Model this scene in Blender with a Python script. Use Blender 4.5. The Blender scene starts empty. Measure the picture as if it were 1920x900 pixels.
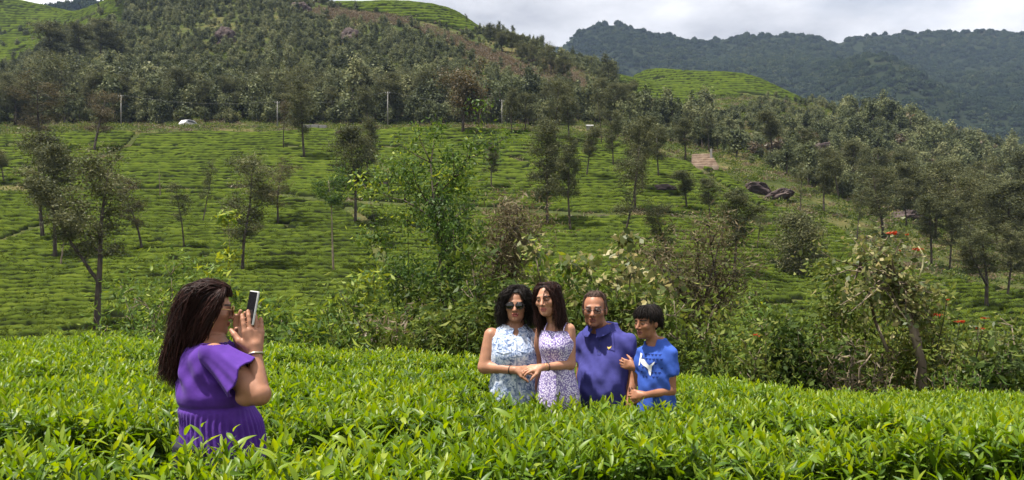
import bpy, bmesh, math, random
import numpy as np
from mathutils import Vector, Matrix, Euler

# ------------------------------------------------------------------ camera, sky, sun, exposure
SC = bpy.context.scene
COL = SC.collection
CAMZ, FPX, HZY = 1.6, 1500.0, 520.0           # eye height, focal length and horizon row of the 1920-px photograph
cam_d = bpy.data.cameras.new('camera'); cam = bpy.data.objects.new('camera', cam_d); COL.objects.link(cam)
cam.location = (0, 0, CAMZ); cam.rotation_euler = (math.radians(90), 0, 0)
cam_d.sensor_width = 36.0; cam_d.lens = 36.0 * FPX / 1920.0
cam_d.shift_y = (HZY - 450.0) / 1920.0
cam_d.clip_start = 0.05; cam_d.clip_end = 20000
SC.camera = cam

SUNV = Vector((-0.32, -0.08, 0.94)).normalized()
W = bpy.data.worlds.new('World'); SC.world = W; W.use_nodes = True
nt = W.node_tree; nt.nodes.clear()
def wn(t, **k):
    n = nt.nodes.new(t)
    for a, b in k.items(): setattr(n, a, b)
    return n
w_out = wn('ShaderNodeOutputWorld'); w_bg = wn('ShaderNodeBackground'); w_bg.inputs[1].default_value = 0.056
sky = wn('ShaderNodeTexSky', sky_type='NISHITA'); sky.sun_disc = False
sky.sun_elevation = math.asin(SUNV.z); sky.sun_rotation = math.atan2(SUNV.x, SUNV.y)
tc = wn('ShaderNodeTexCoord')
mp = wn('ShaderNodeMapping'); mp.inputs['Scale'].default_value = (1.0, 1.0, 2.2); mp.inputs['Location'].default_value = (0.35, 0.1, 0.2)
n1 = wn('ShaderNodeTexNoise'); n1.inputs['Scale'].default_value = 3.2; n1.inputs['Detail'].default_value = 6; n1.inputs['Roughness'].default_value = 0.55
n2 = wn('ShaderNodeTexNoise'); n2.inputs['Scale'].default_value = 1.7; n2.inputs['Detail'].default_value = 5
cr = wn('ShaderNodeValToRGB')
cr.color_ramp.elements[0].position = 0.30; cr.color_ramp.elements[0].color = (5.0, 5.2, 5.8, 1)
cr.color_ramp.elements[1].position = 0.62; cr.color_ramp.elements[1].color = (13.0, 13.0, 13.2, 1)
e = cr.color_ramp.elements.new(0.47); e.color = (8.6, 8.7, 9.2, 1)
cov = wn('ShaderNodeValToRGB')
cov.color_ramp.elements[0].position = 0.24; cov.color_ramp.elements[0].color = (0, 0, 0, 1)
cov.color_ramp.elements[1].position = 0.36; cov.color_ramp.elements[1].color = (1, 1, 1, 1)
mx = wn('ShaderNodeMix', data_type='RGBA')
L = nt.links.new
L(tc.outputs['Generated'], mp.inputs[0]); L(mp.outputs[0], n1.inputs['Vector']); L(mp.outputs[0], n2.inputs['Vector'])
L(n1.outputs[0], cr.inputs[0]); L(n2.outputs[0], cov.inputs[0])
L(cov.outputs[0], mx.inputs[0]); L(sky.outputs[0], mx.inputs[6]); L(cr.outputs[0], mx.inputs[7])
L(mx.outputs[2], w_bg.inputs[0]); L(w_bg.outputs[0], w_out.inputs[0])

sun_d = bpy.data.lights.new('sun', 'SUN'); sun_d.energy = 5.0; sun_d.angle = math.radians(0.53); sun_d.color = (1.0, 0.95, 0.86)
sun = bpy.data.objects.new('sun', sun_d); COL.objects.link(sun)
sun.rotation_euler = SUNV.to_track_quat('Z', 'Y').to_euler(); sun.location = (0, 0, 60)

SC.view_settings.view_transform = 'Standard'; SC.view_settings.look = 'None'
SC.view_settings.exposure = 1.0; SC.view_settings.gamma = 1.0; SC.view_settings.use_curve_mapping = False
SC.render.engine = 'CYCLES'
SC.cycles.use_denoising = True
SC.cycles.max_bounces = 6; SC.cycles.diffuse_bounces = 3; SC.cycles.glossy_bounces = 2
SC.cycles.transmission_bounces = 4; SC.cycles.transparent_max_bounces = 6; SC.cycles.volume_bounces = 0
SC.cycles.use_adaptive_sampling = True; SC.cycles.adaptive_threshold = 0.02

# ------------------------------------------------------------------ helpers
def rng(s): return np.random.default_rng(s)
def at(px, py, d): return Vector(((px - 960.0) / FPX * d, d, CAMZ + (HZY - py) / FPX * d))

def hash3(i, j, k, s=0):
    n = (i.astype(np.int64) * 374761393 + j.astype(np.int64) * 668265263 + k.astype(np.int64) * 2147483647 + s * 974711) & 0xffffffff
    n = ((n ^ (n >> 13)) * 1274126177) & 0xffffffff
    n = n ^ (n >> 16)
    return (n & 0xffffff) / float(0xffffff)

def vnoise(P, scale=1.0, seed=0):
    """value noise in [-1, 1]; P (..., 2 or 3)"""
    P = np.asarray(P, dtype=np.float64) * scale
    if P.shape[-1] == 2: P = np.concatenate([P, np.zeros(P.shape[:-1] + (1,))], -1)
    I = np.floor(P).astype(np.int64); F = P - I; F = F * F * (3 - 2 * F)
    r = 0
    for a in (0, 1):
        for b in (0, 1):
            for c in (0, 1):
                w = (F[..., 0] if a else 1 - F[..., 0]) * (F[..., 1] if b else 1 - F[..., 1]) * (F[..., 2] if c else 1 - F[..., 2])
                r = r + w * hash3(I[..., 0] + a, I[..., 1] + b, I[..., 2] + c, seed)
    return r * 2 - 1
def fbm(P, scale=1.0, oct=3, seed=0):
    r, a = 0, 1.0
    for o in range(oct):
        r = r + a * vnoise(P, scale * 2 ** o, seed + o); a *= 0.5
    return r

def mesh_np(name, V, F, mats=(), smooth=False, face_attr=None, vert_attr=None, vert_col=None, mat_idx=None):
    """fast mesh from an (n,3) array and an (m,3|4) array, or a list of such face arrays"""
    me = bpy.data.meshes.new(name)
    V = np.asarray(V, np.float32)
    FS = F if isinstance(F, list) else [F]
    FS = [np.asarray(f, np.int32) for f in FS if len(f)]
    me.vertices.add(len(V)); me.vertices.foreach_set('co', V.ravel())
    nl = sum(f.size for f in FS); npoly = sum(len(f) for f in FS)
    me.loops.add(nl); me.polygons.add(npoly)
    me.loops.foreach_set('vertex_index', np.concatenate([f.ravel() for f in FS]))
    tot = np.concatenate([np.full(len(f), f.shape[1], np.int32) for f in FS])
    st = np.concatenate([[0], np.cumsum(tot)[:-1]]).astype(np.int32)
    me.polygons.foreach_set('loop_start', st)
    try: me.polygons.foreach_set('loop_total', tot)
    except Exception: pass
    if smooth: me.polygons.foreach_set('use_smooth', np.ones(npoly, bool))
    for m in mats: me.materials.append(m)
    if mat_idx is not None: me.polygons.foreach_set('material_index', np.asarray(mat_idx, np.int32))
    me.update(calc_edges=True)
    for k, a in (face_attr or {}).items():
        at_ = me.attributes.new(k, 'FLOAT', 'FACE'); at_.data.foreach_set('value', np.asarray(a, np.float32))
    for k, a in (vert_attr or {}).items():
        at_ = me.attributes.new(k, 'FLOAT', 'POINT'); at_.data.foreach_set('value', np.asarray(a, np.float32))
    if vert_col is not None:
        at_ = me.attributes.new('Col', 'FLOAT_COLOR', 'POINT')
        c = np.ones((len(V), 4), np.float32); c[:, :3] = vert_col
        at_.data.foreach_set('color', c.ravel())
    return me

def link(name, me, parent=None, loc=None, **props):
    o = bpy.data.objects.new(name, me); COL.objects.link(o)
    if parent is not None: o.parent = parent
    if loc is not None: o.location = loc
    for k, v in props.items(): o[k] = v
    return o
def empty(name, loc, label=None, category=None, group=None):
    o = bpy.data.objects.new(name, None); COL.objects.link(o); o.location = loc; o.empty_display_size = 0.1
    if label: o['label'] = label
    if category: o['category'] = category
    if group: o['group'] = group
    return o

def tube(path, radii, sides=6, cap=True):
    """tapered tube along a polyline -> V, list of faces"""
    path = [Vector(p) for p in path]; n = len(path); V = []; F = []
    up = Vector((0.13, 0.31, 0.94))
    for i, p in enumerate(path):
        t = (path[min(i + 1, n - 1)] - path[max(i - 1, 0)])
        if t.length < 1e-9: t = Vector((0, 0, 1))
        t.normalize(); a = t.cross(up)
        if a.length < 0.05: a = t.cross(Vector((1, 0, 0)))
        a.normalize(); b = t.cross(a)
        for k in range(sides):
            th = 2 * math.pi * k / sides
            V.append(p + (a * math.cos(th) + b * math.sin(th)) * radii[i])
    for i in range(n - 1):
        for k in range(sides):
            k2 = (k + 1) % sides
            F.append((i * sides + k, i * sides + k2, (i + 1) * sides + k2, (i + 1) * sides + k))
    return V, F
class MB:
    """collects shapes into one mesh"""
    def __init__(s): s.V = []; s.F = []
    def add(s, V, F):
        o = len(s.V); s.V += [tuple(v) for v in V]; s.F += [tuple(i + o for i in f) for f in F]
    def tube(s, path, radii, sides=6):
        V, F = tube(path, radii, sides); n = len(path)
        F = list(F) + [tuple(range(sides))[::-1], tuple(range((n - 1) * sides, n * sides))]
        s.add(V, F)
    def box(s, c, size, M=None):
        V = [Vector((x * size[0] / 2, y * size[1] / 2, z * size[2] / 2)) for x in (-1, 1) for y in (-1, 1) for z in (-1, 1)]
        if M is not None: V = [M @ v for v in V]
        V = [v + Vector(c) for v in V]
        s.add(V, [(0, 1, 3, 2), (4, 6, 7, 5), (0, 4, 5, 1), (2, 3, 7, 6), (0, 2, 6, 4), (1, 5, 7, 3)])
    def mesh(s, name, mat, smooth=False, bevel=0):
        me = bpy.data.meshes.new(name); me.from_pydata(s.V, [], s.F); me.validate()
        bm = bmesh.new(); bm.from_mesh(me); bmesh.ops.recalc_face_normals(bm, faces=bm.faces)
        if bevel: bmesh.ops.bevel(bm, geom=bm.edges[:], offset=bevel, segments=2, affect='EDGES', profile=0.6)
        bm.to_mesh(me); bm.free()
        if smooth: me.polygons.foreach_set('use_smooth', [True] * len(me.polygons))
        if mat: me.materials.append(mat)
        return me
    def build(s, name, mat, parent=None, smooth=False, bevel=0, **props):
        return link(name, s.mesh(name, mat, smooth, bevel), parent, **props)

# ------------------------------------------------------------------ materials
MATS = {}
def nodes_of(name):
    m = bpy.data.materials.new(name); m.use_nodes = True; t = m.node_tree; t.nodes.clear(); MATS[name] = m
    return m, t, t.nodes.new, t.links.new
def ramp(t, stops):
    r = t.nodes.new('ShaderNodeValToRGB'); el = r.color_ramp.elements
    while len(el) < len(stops): el.new(0.5)
    for e_, (p, c) in zip(el, stops): e_.position = p; e_.color = (*c, 1)
    return r
def leaf_mat(name, stops, trans=0.3, rough=0.5, spec=0.3, noise=0.35, nscale=0.4, obj_rand=0.25, tint='tint'):
    """foliage: colour from the per-leaf tint, a slow patchiness and a per-plant difference; some light passes through"""
    m, t, N, K = nodes_of(name)
    out = N('ShaderNodeOutputMaterial'); b = N('ShaderNodeBsdfPrincipled'); tr = N('ShaderNodeBsdfTranslucent'); mix = N('ShaderNodeMixShader')
    a = N('ShaderNodeAttribute'); a.attribute_name = tint
    g = N('ShaderNodeNewGeometry'); nz = N('ShaderNodeTexNoise'); nz.inputs['Scale'].default_value = nscale; nz.inputs['Detail'].default_value = 3
    K(g.outputs['Position'], nz.inputs['Vector'])
    oi = N('ShaderNodeObjectInfo')
    m1 = N('ShaderNodeMath'); m1.operation = 'MULTIPLY_ADD'; K(nz.outputs[0], m1.inputs[0]); m1.inputs[1].default_value = noise; K(a.outputs['Fac'], m1.inputs[2])
    m2 = N('ShaderNodeMath'); m2.operation = 'MULTIPLY_ADD'; K(oi.outputs['Random'], m2.inputs[0]); m2.inputs[1].default_value = obj_rand; K(m1.outputs[0], m2.inputs[2])
    m3 = N('ShaderNodeMath'); m3.operation = 'SUBTRACT'; K(m2.outputs[0], m3.inputs[0]); m3.inputs[1].default_value = 0.5 * (noise + obj_rand)
    r = ramp(t, stops); K(m3.outputs[0], r.inputs[0])
    K(r.outputs[0], b.inputs['Base Color']); b.inputs['Roughness'].default_value = rough
    b.inputs['Specular IOR Level'].default_value = spec
    hs = N('ShaderNodeHueSaturation'); hs.inputs['Hue'].default_value = 0.485; hs.inputs['Saturation'].default_value = 1.1; hs.inputs['Value'].default_value = 1.5
    K(r.outputs[0], hs.inputs['Color']); K(hs.outputs[0], tr.inputs[0])
    mix.inputs[0].default_value = trans; K(b.outputs[0], mix.inputs[1]); K(tr.outputs[0], mix.inputs[2]); K(mix.outputs[0], out.inputs[0])
    return m
def plain_mat(name, col, rough=0.6, spec=0.3, metal=0.0, col2=None, nscale=8.0, bump=0.0, detail=5, stretch=None, contrast=(0.35, 0.65), sheen=0.0):
    m, t, N, K = nodes_of(name)
    out = N('ShaderNodeOutputMaterial'); b = N('ShaderNodeBsdfPrincipled'); K(b.outputs[0], out.inputs[0])
    b.inputs['Roughness'].default_value = rough; b.inputs['Specular IOR Level'].default_value = spec; b.inputs['Metallic'].default_value = metal
    if sheen: b.inputs['Sheen Weight'].default_value = sheen
    tcn = N('ShaderNodeTexCoord'); mpn = N('ShaderNodeMapping'); K(tcn.outputs['Object'], mpn.inputs[0])
    if stretch: mpn.inputs['Scale'].default_value = stretch
    nz = N('ShaderNodeTexNoise'); nz.inputs['Scale'].default_value = nscale; nz.inputs['Detail'].default_value = detail; K(mpn.outputs[0], nz.inputs['Vector'])
    c2 = col2 or tuple(c * 0.75 for c in col)
    r = ramp(t, [(contrast[0], c2), (contrast[1], col)]); K(nz.outputs[0], r.inputs[0]); K(r.outputs[0], b.inputs['Base Color'])
    if bump:
        bp = N('ShaderNodeBump'); bp.inputs['Strength'].default_value = bump; bp.inputs['Distance'].default_value = 0.05
        K(nz.outputs[0], bp.inputs['Height']); K(bp.outputs[0], b.inputs['Normal'])
    return m
def ground_mat(name, stops, scale, rough=0.9, bump=0.6, dist=0.3, attr=None):
    m, t, N, K = nodes_of(name)
    out = N('ShaderNodeOutputMaterial'); b = N('ShaderNodeBsdfPrincipled'); K(b.outputs[0], out.inputs[0])
    b.inputs['Roughness'].default_value = rough; b.inputs['Specular IOR Level'].default_value = 0.0
    g = N('ShaderNodeNewGeometry'); nz = N('ShaderNodeTexNoise'); nz.inputs['Scale'].default_value = scale; nz.inputs['Detail'].default_value = 8; nz.inputs['Roughness'].default_value = 0.65
    K(g.outputs['Position'], nz.inputs['Vector']); r = ramp(t, stops); K(nz.outputs[0], r.inputs[0]); K(r.outputs[0], b.inputs['Base Color'])
    n2_ = N('ShaderNodeTexNoise'); n2_.inputs['Scale'].default_value = scale * 9; n2_.inputs['Detail'].default_value = 6; K(g.outputs['Position'], n2_.inputs['Vector'])
    bp = N('ShaderNodeBump'); bp.inputs['Strength'].default_value = bump; bp.inputs['Distance'].default_value = dist
    K(n2_.outputs[0], bp.inputs['Height']); K(bp.outputs[0], b.inputs['Normal'])
    return m

M_soil = ground_mat('soil', [(0.3, (0.045, 0.03, 0.018)), (0.6, (0.10, 0.07, 0.04)), (0.8, (0.17, 0.13, 0.08))], 1.2, dist=0.05)
M_hill = ground_mat('hill_earth', [(0.32, (0.030, 0.040, 0.014)), (0.5, (0.055, 0.065, 0.022)), (0.68, (0.12, 0.10, 0.045))], 0.12, dist=0.6)
M_mount = ground_mat('mountain_earth', [(0.35, (0.014, 0.020, 0.011)), (0.6, (0.020, 0.026, 0.013)), (0.8, (0.045, 0.042, 0.022))], 0.012, dist=3)
M_rock = plain_mat('rock', (0.095, 0.072, 0.066), 0.95, 0.05, col2=(0.035, 0.027, 0.027), nscale=0.5, bump=1.0)
M_bark = plain_mat('bark', (0.085, 0.07, 0.055), 0.9, 0.1, col2=(0.035, 0.028, 0.024), nscale=6, bump=0.6, stretch=(1, 1, 0.25))
M_barkpale = plain_mat('pale_bark', (0.22, 0.18, 0.13), 0.9, 0.1, col2=(0.10, 0.075, 0.055), nscale=7, bump=0.6, stretch=(1, 1, 0.25))
M_oak = leaf_mat('silver_oak_leaf', [(0.0, (0.030, 0.035, 0.015)), (0.45, (0.068, 0.076, 0.032)), (0.8, (0.130, 0.132, 0.058)), (1.0, (0.19, 0.185, 0.095))], 0.22, nscale=0.5, spec=.08)
M_oakred = leaf_mat('rusty_oak_leaf', [(0.0, (0.030, 0.028, 0.014)), (0.45, (0.068, 0.062, 0.030)), (0.8, (0.125, 0.102, 0.052)), (1.0, (0.17, 0.14, 0.085))], 0.22, nscale=0.5, spec=.08)
M_wood = leaf_mat('forest_leaf', [(0.0, (0.032, 0.040, 0.018)), (0.4, (0.078, 0.092, 0.040)), (0.75, (0.142, 0.156, 0.070)), (1.0, (0.21, 0.21, 0.10))], 0.2, nscale=0.05, noise=0.6, obj_rand=0.75, spec=.08)
M_autumn = leaf_mat('orange_leaf', [(0.0, (0.035, 0.034, 0.014)), (0.4, (0.07, 0.06, 0.024)), (0.75, (0.13, 0.09, 0.032)), (1.0, (0.19, 0.13, 0.04))], 0.22, nscale=0.5)
M_fresh = leaf_mat('fresh_leaf', [(0.0, (0.018, 0.040, 0.010)), (0.45, (0.050, 0.095, 0.018)), (0.8, (0.10, 0.16, 0.025)), (1.0, (0.24, 0.28, 0.035))], 0.32, nscale=0.9, noise=0.4, spec=.15)
M_shrub = leaf_mat('shrub_leaf', [(0.0, (0.018, 0.034, 0.008)), (0.45, (0.050, 0.080, 0.015)), (0.8, (0.105, 0.138, 0.025)), (1.0, (0.19, 0.20, 0.05))], 0.32, spec=.12, nscale=1.2, noise=0.5)
M_dry = leaf_mat('dry_leaf', [(0.0, (0.045, 0.034, 0.020)), (0.5, (0.11, 0.085, 0.048)), (1.0, (0.21, 0.16, 0.095))], 0.25, nscale=1.5)
M_creamy = leaf_mat('pale_broad_leaf', [(0.0, (0.03, 0.045, 0.012)), (0.5, (0.07, 0.095, 0.025)), (0.85, (0.17, 0.17, 0.055)), (1.0, (0.34, 0.30, 0.14))], 0.35, nscale=1.5, noise=0.4)
M_far = leaf_mat('mountain_leaf', [(0.0, (0.014, 0.024, 0.014)), (0.45, (0.027, 0.040, 0.020)), (0.8, (0.045, 0.058, 0.025)), (1.0, (0.08, 0.085, 0.04))], 0.1, nscale=0.008, noise=0.8, obj_rand=0.4, spec=.0)
# ------------------------------------------------------------------ terrain: a smooth surface through surveyed points
P0 = [(640, 45), (600, 50), (520, 62), (420, 82), (340, 99), (300, 112), (240, 136), (238, 152)]
COLS = {
    -700: P0 + [(200, 178), (130, 220), (60, 300)],
    -250: P0 + [(205, 178), (140, 220), (60, 320)],
    0:    [(640, 45), (600, 50), (520, 62), (420, 82), (345, 99), (305, 112), (250, 137), (240, 152), (205, 176), (150, 215), (95, 290), (40, 350), (0, 380)],
    150:  P0 + [(200, 177), (145, 215), (90, 270), (45, 330), (25, 380)],
    300:  P0 + [(185, 180), (105, 225), (50, 270), (-10, 310), (-60, 350)],
    600:  P0 + [(185, 180), (105, 225), (50, 265), (6, 312)],
    750:  P0 + [(190, 178), (120, 220), (60, 260), (16, 312)],
    880:  P0 + [(195, 177), (140, 212), (85, 250), (42, 300)],
    1000: [(620, 47), (520, 61), (420, 81), (345, 98), (300, 111), (246, 136), (240, 152), (205, 174), (155, 205), (86, 268)],
    1100: [(620, 47), (520, 60), (420, 80), (345, 98), (295, 113), (258, 134), (243, 152), (205, 175), (165, 205), (140, 232)],
    1180: [(610, 47), (520, 60), (420, 80), (350, 98), (300, 115), (272, 130), (245, 152), (205, 185), (182, 225), (162, 275), (150, 305)],
    1300: [(610, 48), (520, 61), (425, 81), (360, 98), (310, 118), (290, 130), (262, 152), (215, 190), (188, 225), (162, 270), (146, 305)],
    1420: [(605, 49), (520, 63), (430, 84), (380, 98), (330, 118), (300, 138), (265, 160), (225, 190), (192, 225), (165, 262), (152, 290)],
    1550: [(605, 51), (520, 66), (440, 86), (405, 98), (360, 118), (320, 140), (280, 165), (240, 195), (206, 235)],
    1700: [(605, 54), (540, 68), (480, 84), (430, 102), (390, 122), (335, 155), (285, 190), (240, 232)],
    1850: [(605, 57), (550, 70), (490, 88), (430, 110), (380, 140), (335, 172), (280, 225)],
    2050: [(605, 60), (550, 73), (490, 92), (430, 115), (390, 145), (350, 178), (312, 220)],
    2500: [(605, 60), (550, 73), (490, 92), (430, 115), (400, 145), (370, 178), (340, 220)],
}
ctl = []
for px_, prof in COLS.items():
    for py_, d_ in prof:
        p_ = at(px_, py_, d_); ctl.append((p_.x, p_.y, p_.z))
    pl = at(px_, *prof[-1])                                             # behind each ridge the ground falls away
    u_ = (px_ - 960) / FPX
    ctl.append((u_ * (pl.y + 70), pl.y + 70, pl.z - 12)); ctl.append((u_ * (pl.y + 170), pl.y + 170, pl.z - 45))
for u_ in (-1.3, -0.7, -0.35, 0, 0.35, 0.7, 1.2):                        # the little valley in front of the slope
    for d_, z_ in ((30, -4.3), (21, -5.0), (15, -3.6)):
        ctl.append((u_ * d_, d_, z_))
ctl = np.array(ctl)
def tps_k(r2): return 0.5 * r2 * np.log(r2 + 1e-9)
_s = 100.0
_A = ctl[:, :2] / _s
_K = tps_k(((_A[:, None] - _A[None]) ** 2).sum(-1)) + np.eye(len(ctl)) * 2e-3
_P = np.concatenate([np.ones((len(ctl), 1)), _A], 1)
_M = np.block([[_K, _P], [_P.T, np.zeros((3, 3))]])
_w = np.linalg.solve(_M, np.concatenate([ctl[:, 2], np.zeros(3)]))
def H(XY):
    XY = np.atleast_2d(np.asarray(XY, np.float64)); out = np.empty(len(XY))
    for i in range(0, len(XY), 20000):
        q = XY[i:i + 20000] / _s
        out[i:i + 20000] = tps_k(((q[:, None] - _A[None]) ** 2).sum(-1)) @ _w[:-3] + _w[-3] + q @ _w[-2:]
    return out
def HG(XY):                                                              # the ground itself: small unevenness on top
    XY = np.atleast_2d(XY)
    return H(XY) + 0.25 * fbm(XY, 0.09, 3, 11) * np.clip((XY[:, 1] - 30) / 60, 0, 1)
def hit(px, py, dmin=38, dmax=420):
    """where the line of sight through a photo pixel meets the slope"""
    d = np.linspace(dmin, dmax, 2500); X = (px - 960) / FPX * d; z = CAMZ + (HZY - py) / FPX * d
    h = HG(np.stack([X, d], 1)); below = np.where(z < h)[0]
    i = below[0] if len(below) else len(d) - 1
    return Vector((X[i], d[i], h[i]))
def proj(X, Y, Z): return 960 + FPX * X / Y, HZY - FPX * (Z - CAMZ) / Y

def grid_sheet(name, xs, ys, zfun, mat, fan=False, smooth=True, **props):
    U, Yg = np.meshgrid(xs, ys); X = U * Yg if fan else U
    XY = np.stack([X.ravel(), Yg.ravel()], 1); Z = zfun(XY)
    V = np.concatenate([XY, Z[:, None]], 1); nx, ny = len(xs), len(ys)
    i = np.arange(nx * ny).reshape(ny, nx)
    F = np.stack([i[:-1, :-1].ravel(), i[:-1, 1:].ravel(), i[1:, 1:].ravel(), i[1:, :-1].ravel()], 1)
    return link(name, mesh_np(name, V, F, [mat], smooth), **props), V, F

grid_sheet('hillside', np.linspace(-1.15, 1.0, 260), np.concatenate([np.linspace(13, 60, 50), np.linspace(61, 480, 230)]), HG, M_hill, fan=True, kind='structure')
# wide plain under everything, out to the horizon
gv = np.array([(-9000, -2000, -48), (9000, -2000, -48), (9000, 9000, -48), (-9000, 9000, -48)], float)
link('ground', mesh_np('ground', gv, np.array([[0, 1, 2, 3]]), [M_mount]), kind='structure')

# far mountain on the right, behind the valley
RIDGE = [(700, 150), (960, 125), (1040, 97), (1075, 68), (1100, 52), (1160, 42), (1195, 56), (1250, 62), (1310, 76), (1400, 67), (1480, 64), (1540, 72), (1575, 80), (1610, 68), (1660, 62), (1750, 60), (1850, 57), (1920, 64), (2100, 80), (2500, 120)]
rpx = np.array([r[0] for r in RIDGE]); rpy = np.array([r[1] for r in RIDGE])
def mount_z(XY):
    X, Y = XY[:, 0], XY[:, 1]
    D = 1250.0
    zr = CAMZ + (HZY - np.interp(960 + FPX * X / D, rpx, rpy)) / FPX * D
    t = (D - Y) / 720.0                                                  # 0 at the crest, 1 at the foot
    base = zr * (1 - np.clip(t, 0, 1.4) ** 0.85 * 0.86)
    base = np.where(Y > D, zr - (Y - D) * 0.45, base)
    sp = fbm(XY * np.array([1.0, 0.45]), 0.0065, 3, 5)                   # spurs and gullies running down the face
    sp2 = np.exp(-(((X - (Y - 560) * 0.30 - 300) / 75.0) ** 2)) * np.clip((1080 - Y) / 300, 0, 1) * 55
    sp3 = np.exp(-(((X - (Y - 560) * 0.10 - 560) / 90.0) ** 2)) * np.clip((1150 - Y) / 300, 0, 1) * 45
    return base + np.clip(np.abs(D - Y) / 200, 0, 1) * (sp * 20 + (sp2 + sp3) * np.clip((Y - 580) / 160, 0, 1)) - np.clip((640 - Y) / 120, 0, 1) * 45 + vnoise(XY, 0.05, 9) * 2
grid_sheet('mountain', np.linspace(-260, 1500, 200), np.linspace(520, 1650, 130), mount_z, M_mount, kind='structure')
# second hazy hill at the top left
HR = [(-300, 40), (0, 30), (90, 18), (120, 12), (170, 4), (205, 14), (260, 40), (500, 60)]
def hill2_z(XY):
    X, Y = XY[:, 0], XY[:, 1]; D = 720.0
    zr = CAMZ + (HZY - 8 - np.interp(960 + FPX * X / D, [r[0] for r in HR], [r[1] for r in HR])) / FPX * D
    return zr - np.abs(Y - D) * 0.5 + vnoise(XY, 0.03, 4) * 2
grid_sheet('far_hill', np.linspace(-640, -180, 60), np.linspace(520, 900, 40), hill2_z, M_mount, kind='structure')

# ------------------------------------------------------------------ the near bed of ground the people stand in
def z_tea(X, Y):
    A = np.interp(X, [-6.5, -2.5, -0.4, 0.8, 1.7, 3.2, 5.7], [0.03, 0.08, 0.17, 0.34, 0.46, 0.60, 0.58])
    t = np.clip((Y - 3.0) / 6.0, 0, 1.3); t = t * t * (3 - 2 * np.minimum(t, 1.0)) * 0.35 + t * 0.65
    return 0.97 - A * t + 0.035 * vnoise(np.stack([X, Y], -1), 0.9, 3)
TEAH = 0.93
def z_top(X, Y):                                                         # plucked lower where the family stands
    return z_tea(X, Y) - 0.15 * np.exp(-((X - 0.05) / 0.55) ** 2 - ((Y - 5.1) / 0.75) ** 2) - 0.05 * np.exp(-((X - 1.0) / 0.5) ** 2 - ((Y - 5.0) / 0.6) ** 2)
def edge_y(X): return 9.3 + 0.35 * np.sin(X * 0.8) + 0.3 * vnoise(np.stack([X, X * 0], -1), 0.7, 8)   # where the tea bed ends
def near_ground(XY):
    X, Y = XY[:, 0], XY[:, 1]
    z = z_tea(X, Y) - TEAH; e_ = edge_y(X)
    return z - np.clip(Y - e_ - 0.5, 0, 9) * 0.62 + 0.03 * vnoise(XY, 3.0, 2) - 0.2 * (Y > e_ + 7)
grid_sheet('earth', np.linspace(-16, 16, 130), np.linspace(-7, 17.5, 100), near_ground, M_soil, kind='structure')
# ------------------------------------------------------------------ foliage builders
def leafcloud(C, size, r, aspect=0.45, droop=0.0, fold=0.12):
    n = len(C); a = r.normal(size=(n, 3)); a[:, 2] -= droop; a /= np.linalg.norm(a, axis=1)[:, None]
    b = np.cross(a, r.normal(size=(n, 3))); b /= np.linalg.norm(b, axis=1)[:, None] + 1e-9
    c = np.cross(a, b); s = (size * r.uniform(0.6, 1.35, n))[:, None]
    V = np.stack([C - a * s * 0.5, C + b * s * aspect * 0.5 + c * s * fold, C + a * s * 0.5, C - b * s * aspect * 0.5 + c * s * fold], 1).reshape(-1, 3)
    return V, np.arange(n * 4).reshape(n, 4)

def leafcloud_out(C, Nrm, size, r, aspect=0.5, jit=0.55, fold=0.12):
    """leaves lying roughly on the outside of their clump, so that clumps have a lit and a shaded side"""
    n = len(C); c = Nrm / (np.linalg.norm(Nrm, axis=1)[:, None] + 1e-9) + r.normal(size=(n, 3)) * jit; c /= np.linalg.norm(c, axis=1)[:, None] + 1e-9
    a = np.cross(c, r.normal(size=(n, 3))); a /= np.linalg.norm(a, axis=1)[:, None] + 1e-9
    b = np.cross(c, a); s = (size * r.uniform(0.6, 1.35, n))[:, None]
    V = np.stack([C - a * s * 0.5, C + b * s * aspect * 0.5 - c * s * fold, C + a * s * 0.5, C - b * s * aspect * 0.5 - c * s * fold], 1).reshape(-1, 3)
    return V, np.arange(n * 4).reshape(n, 4)

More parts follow.
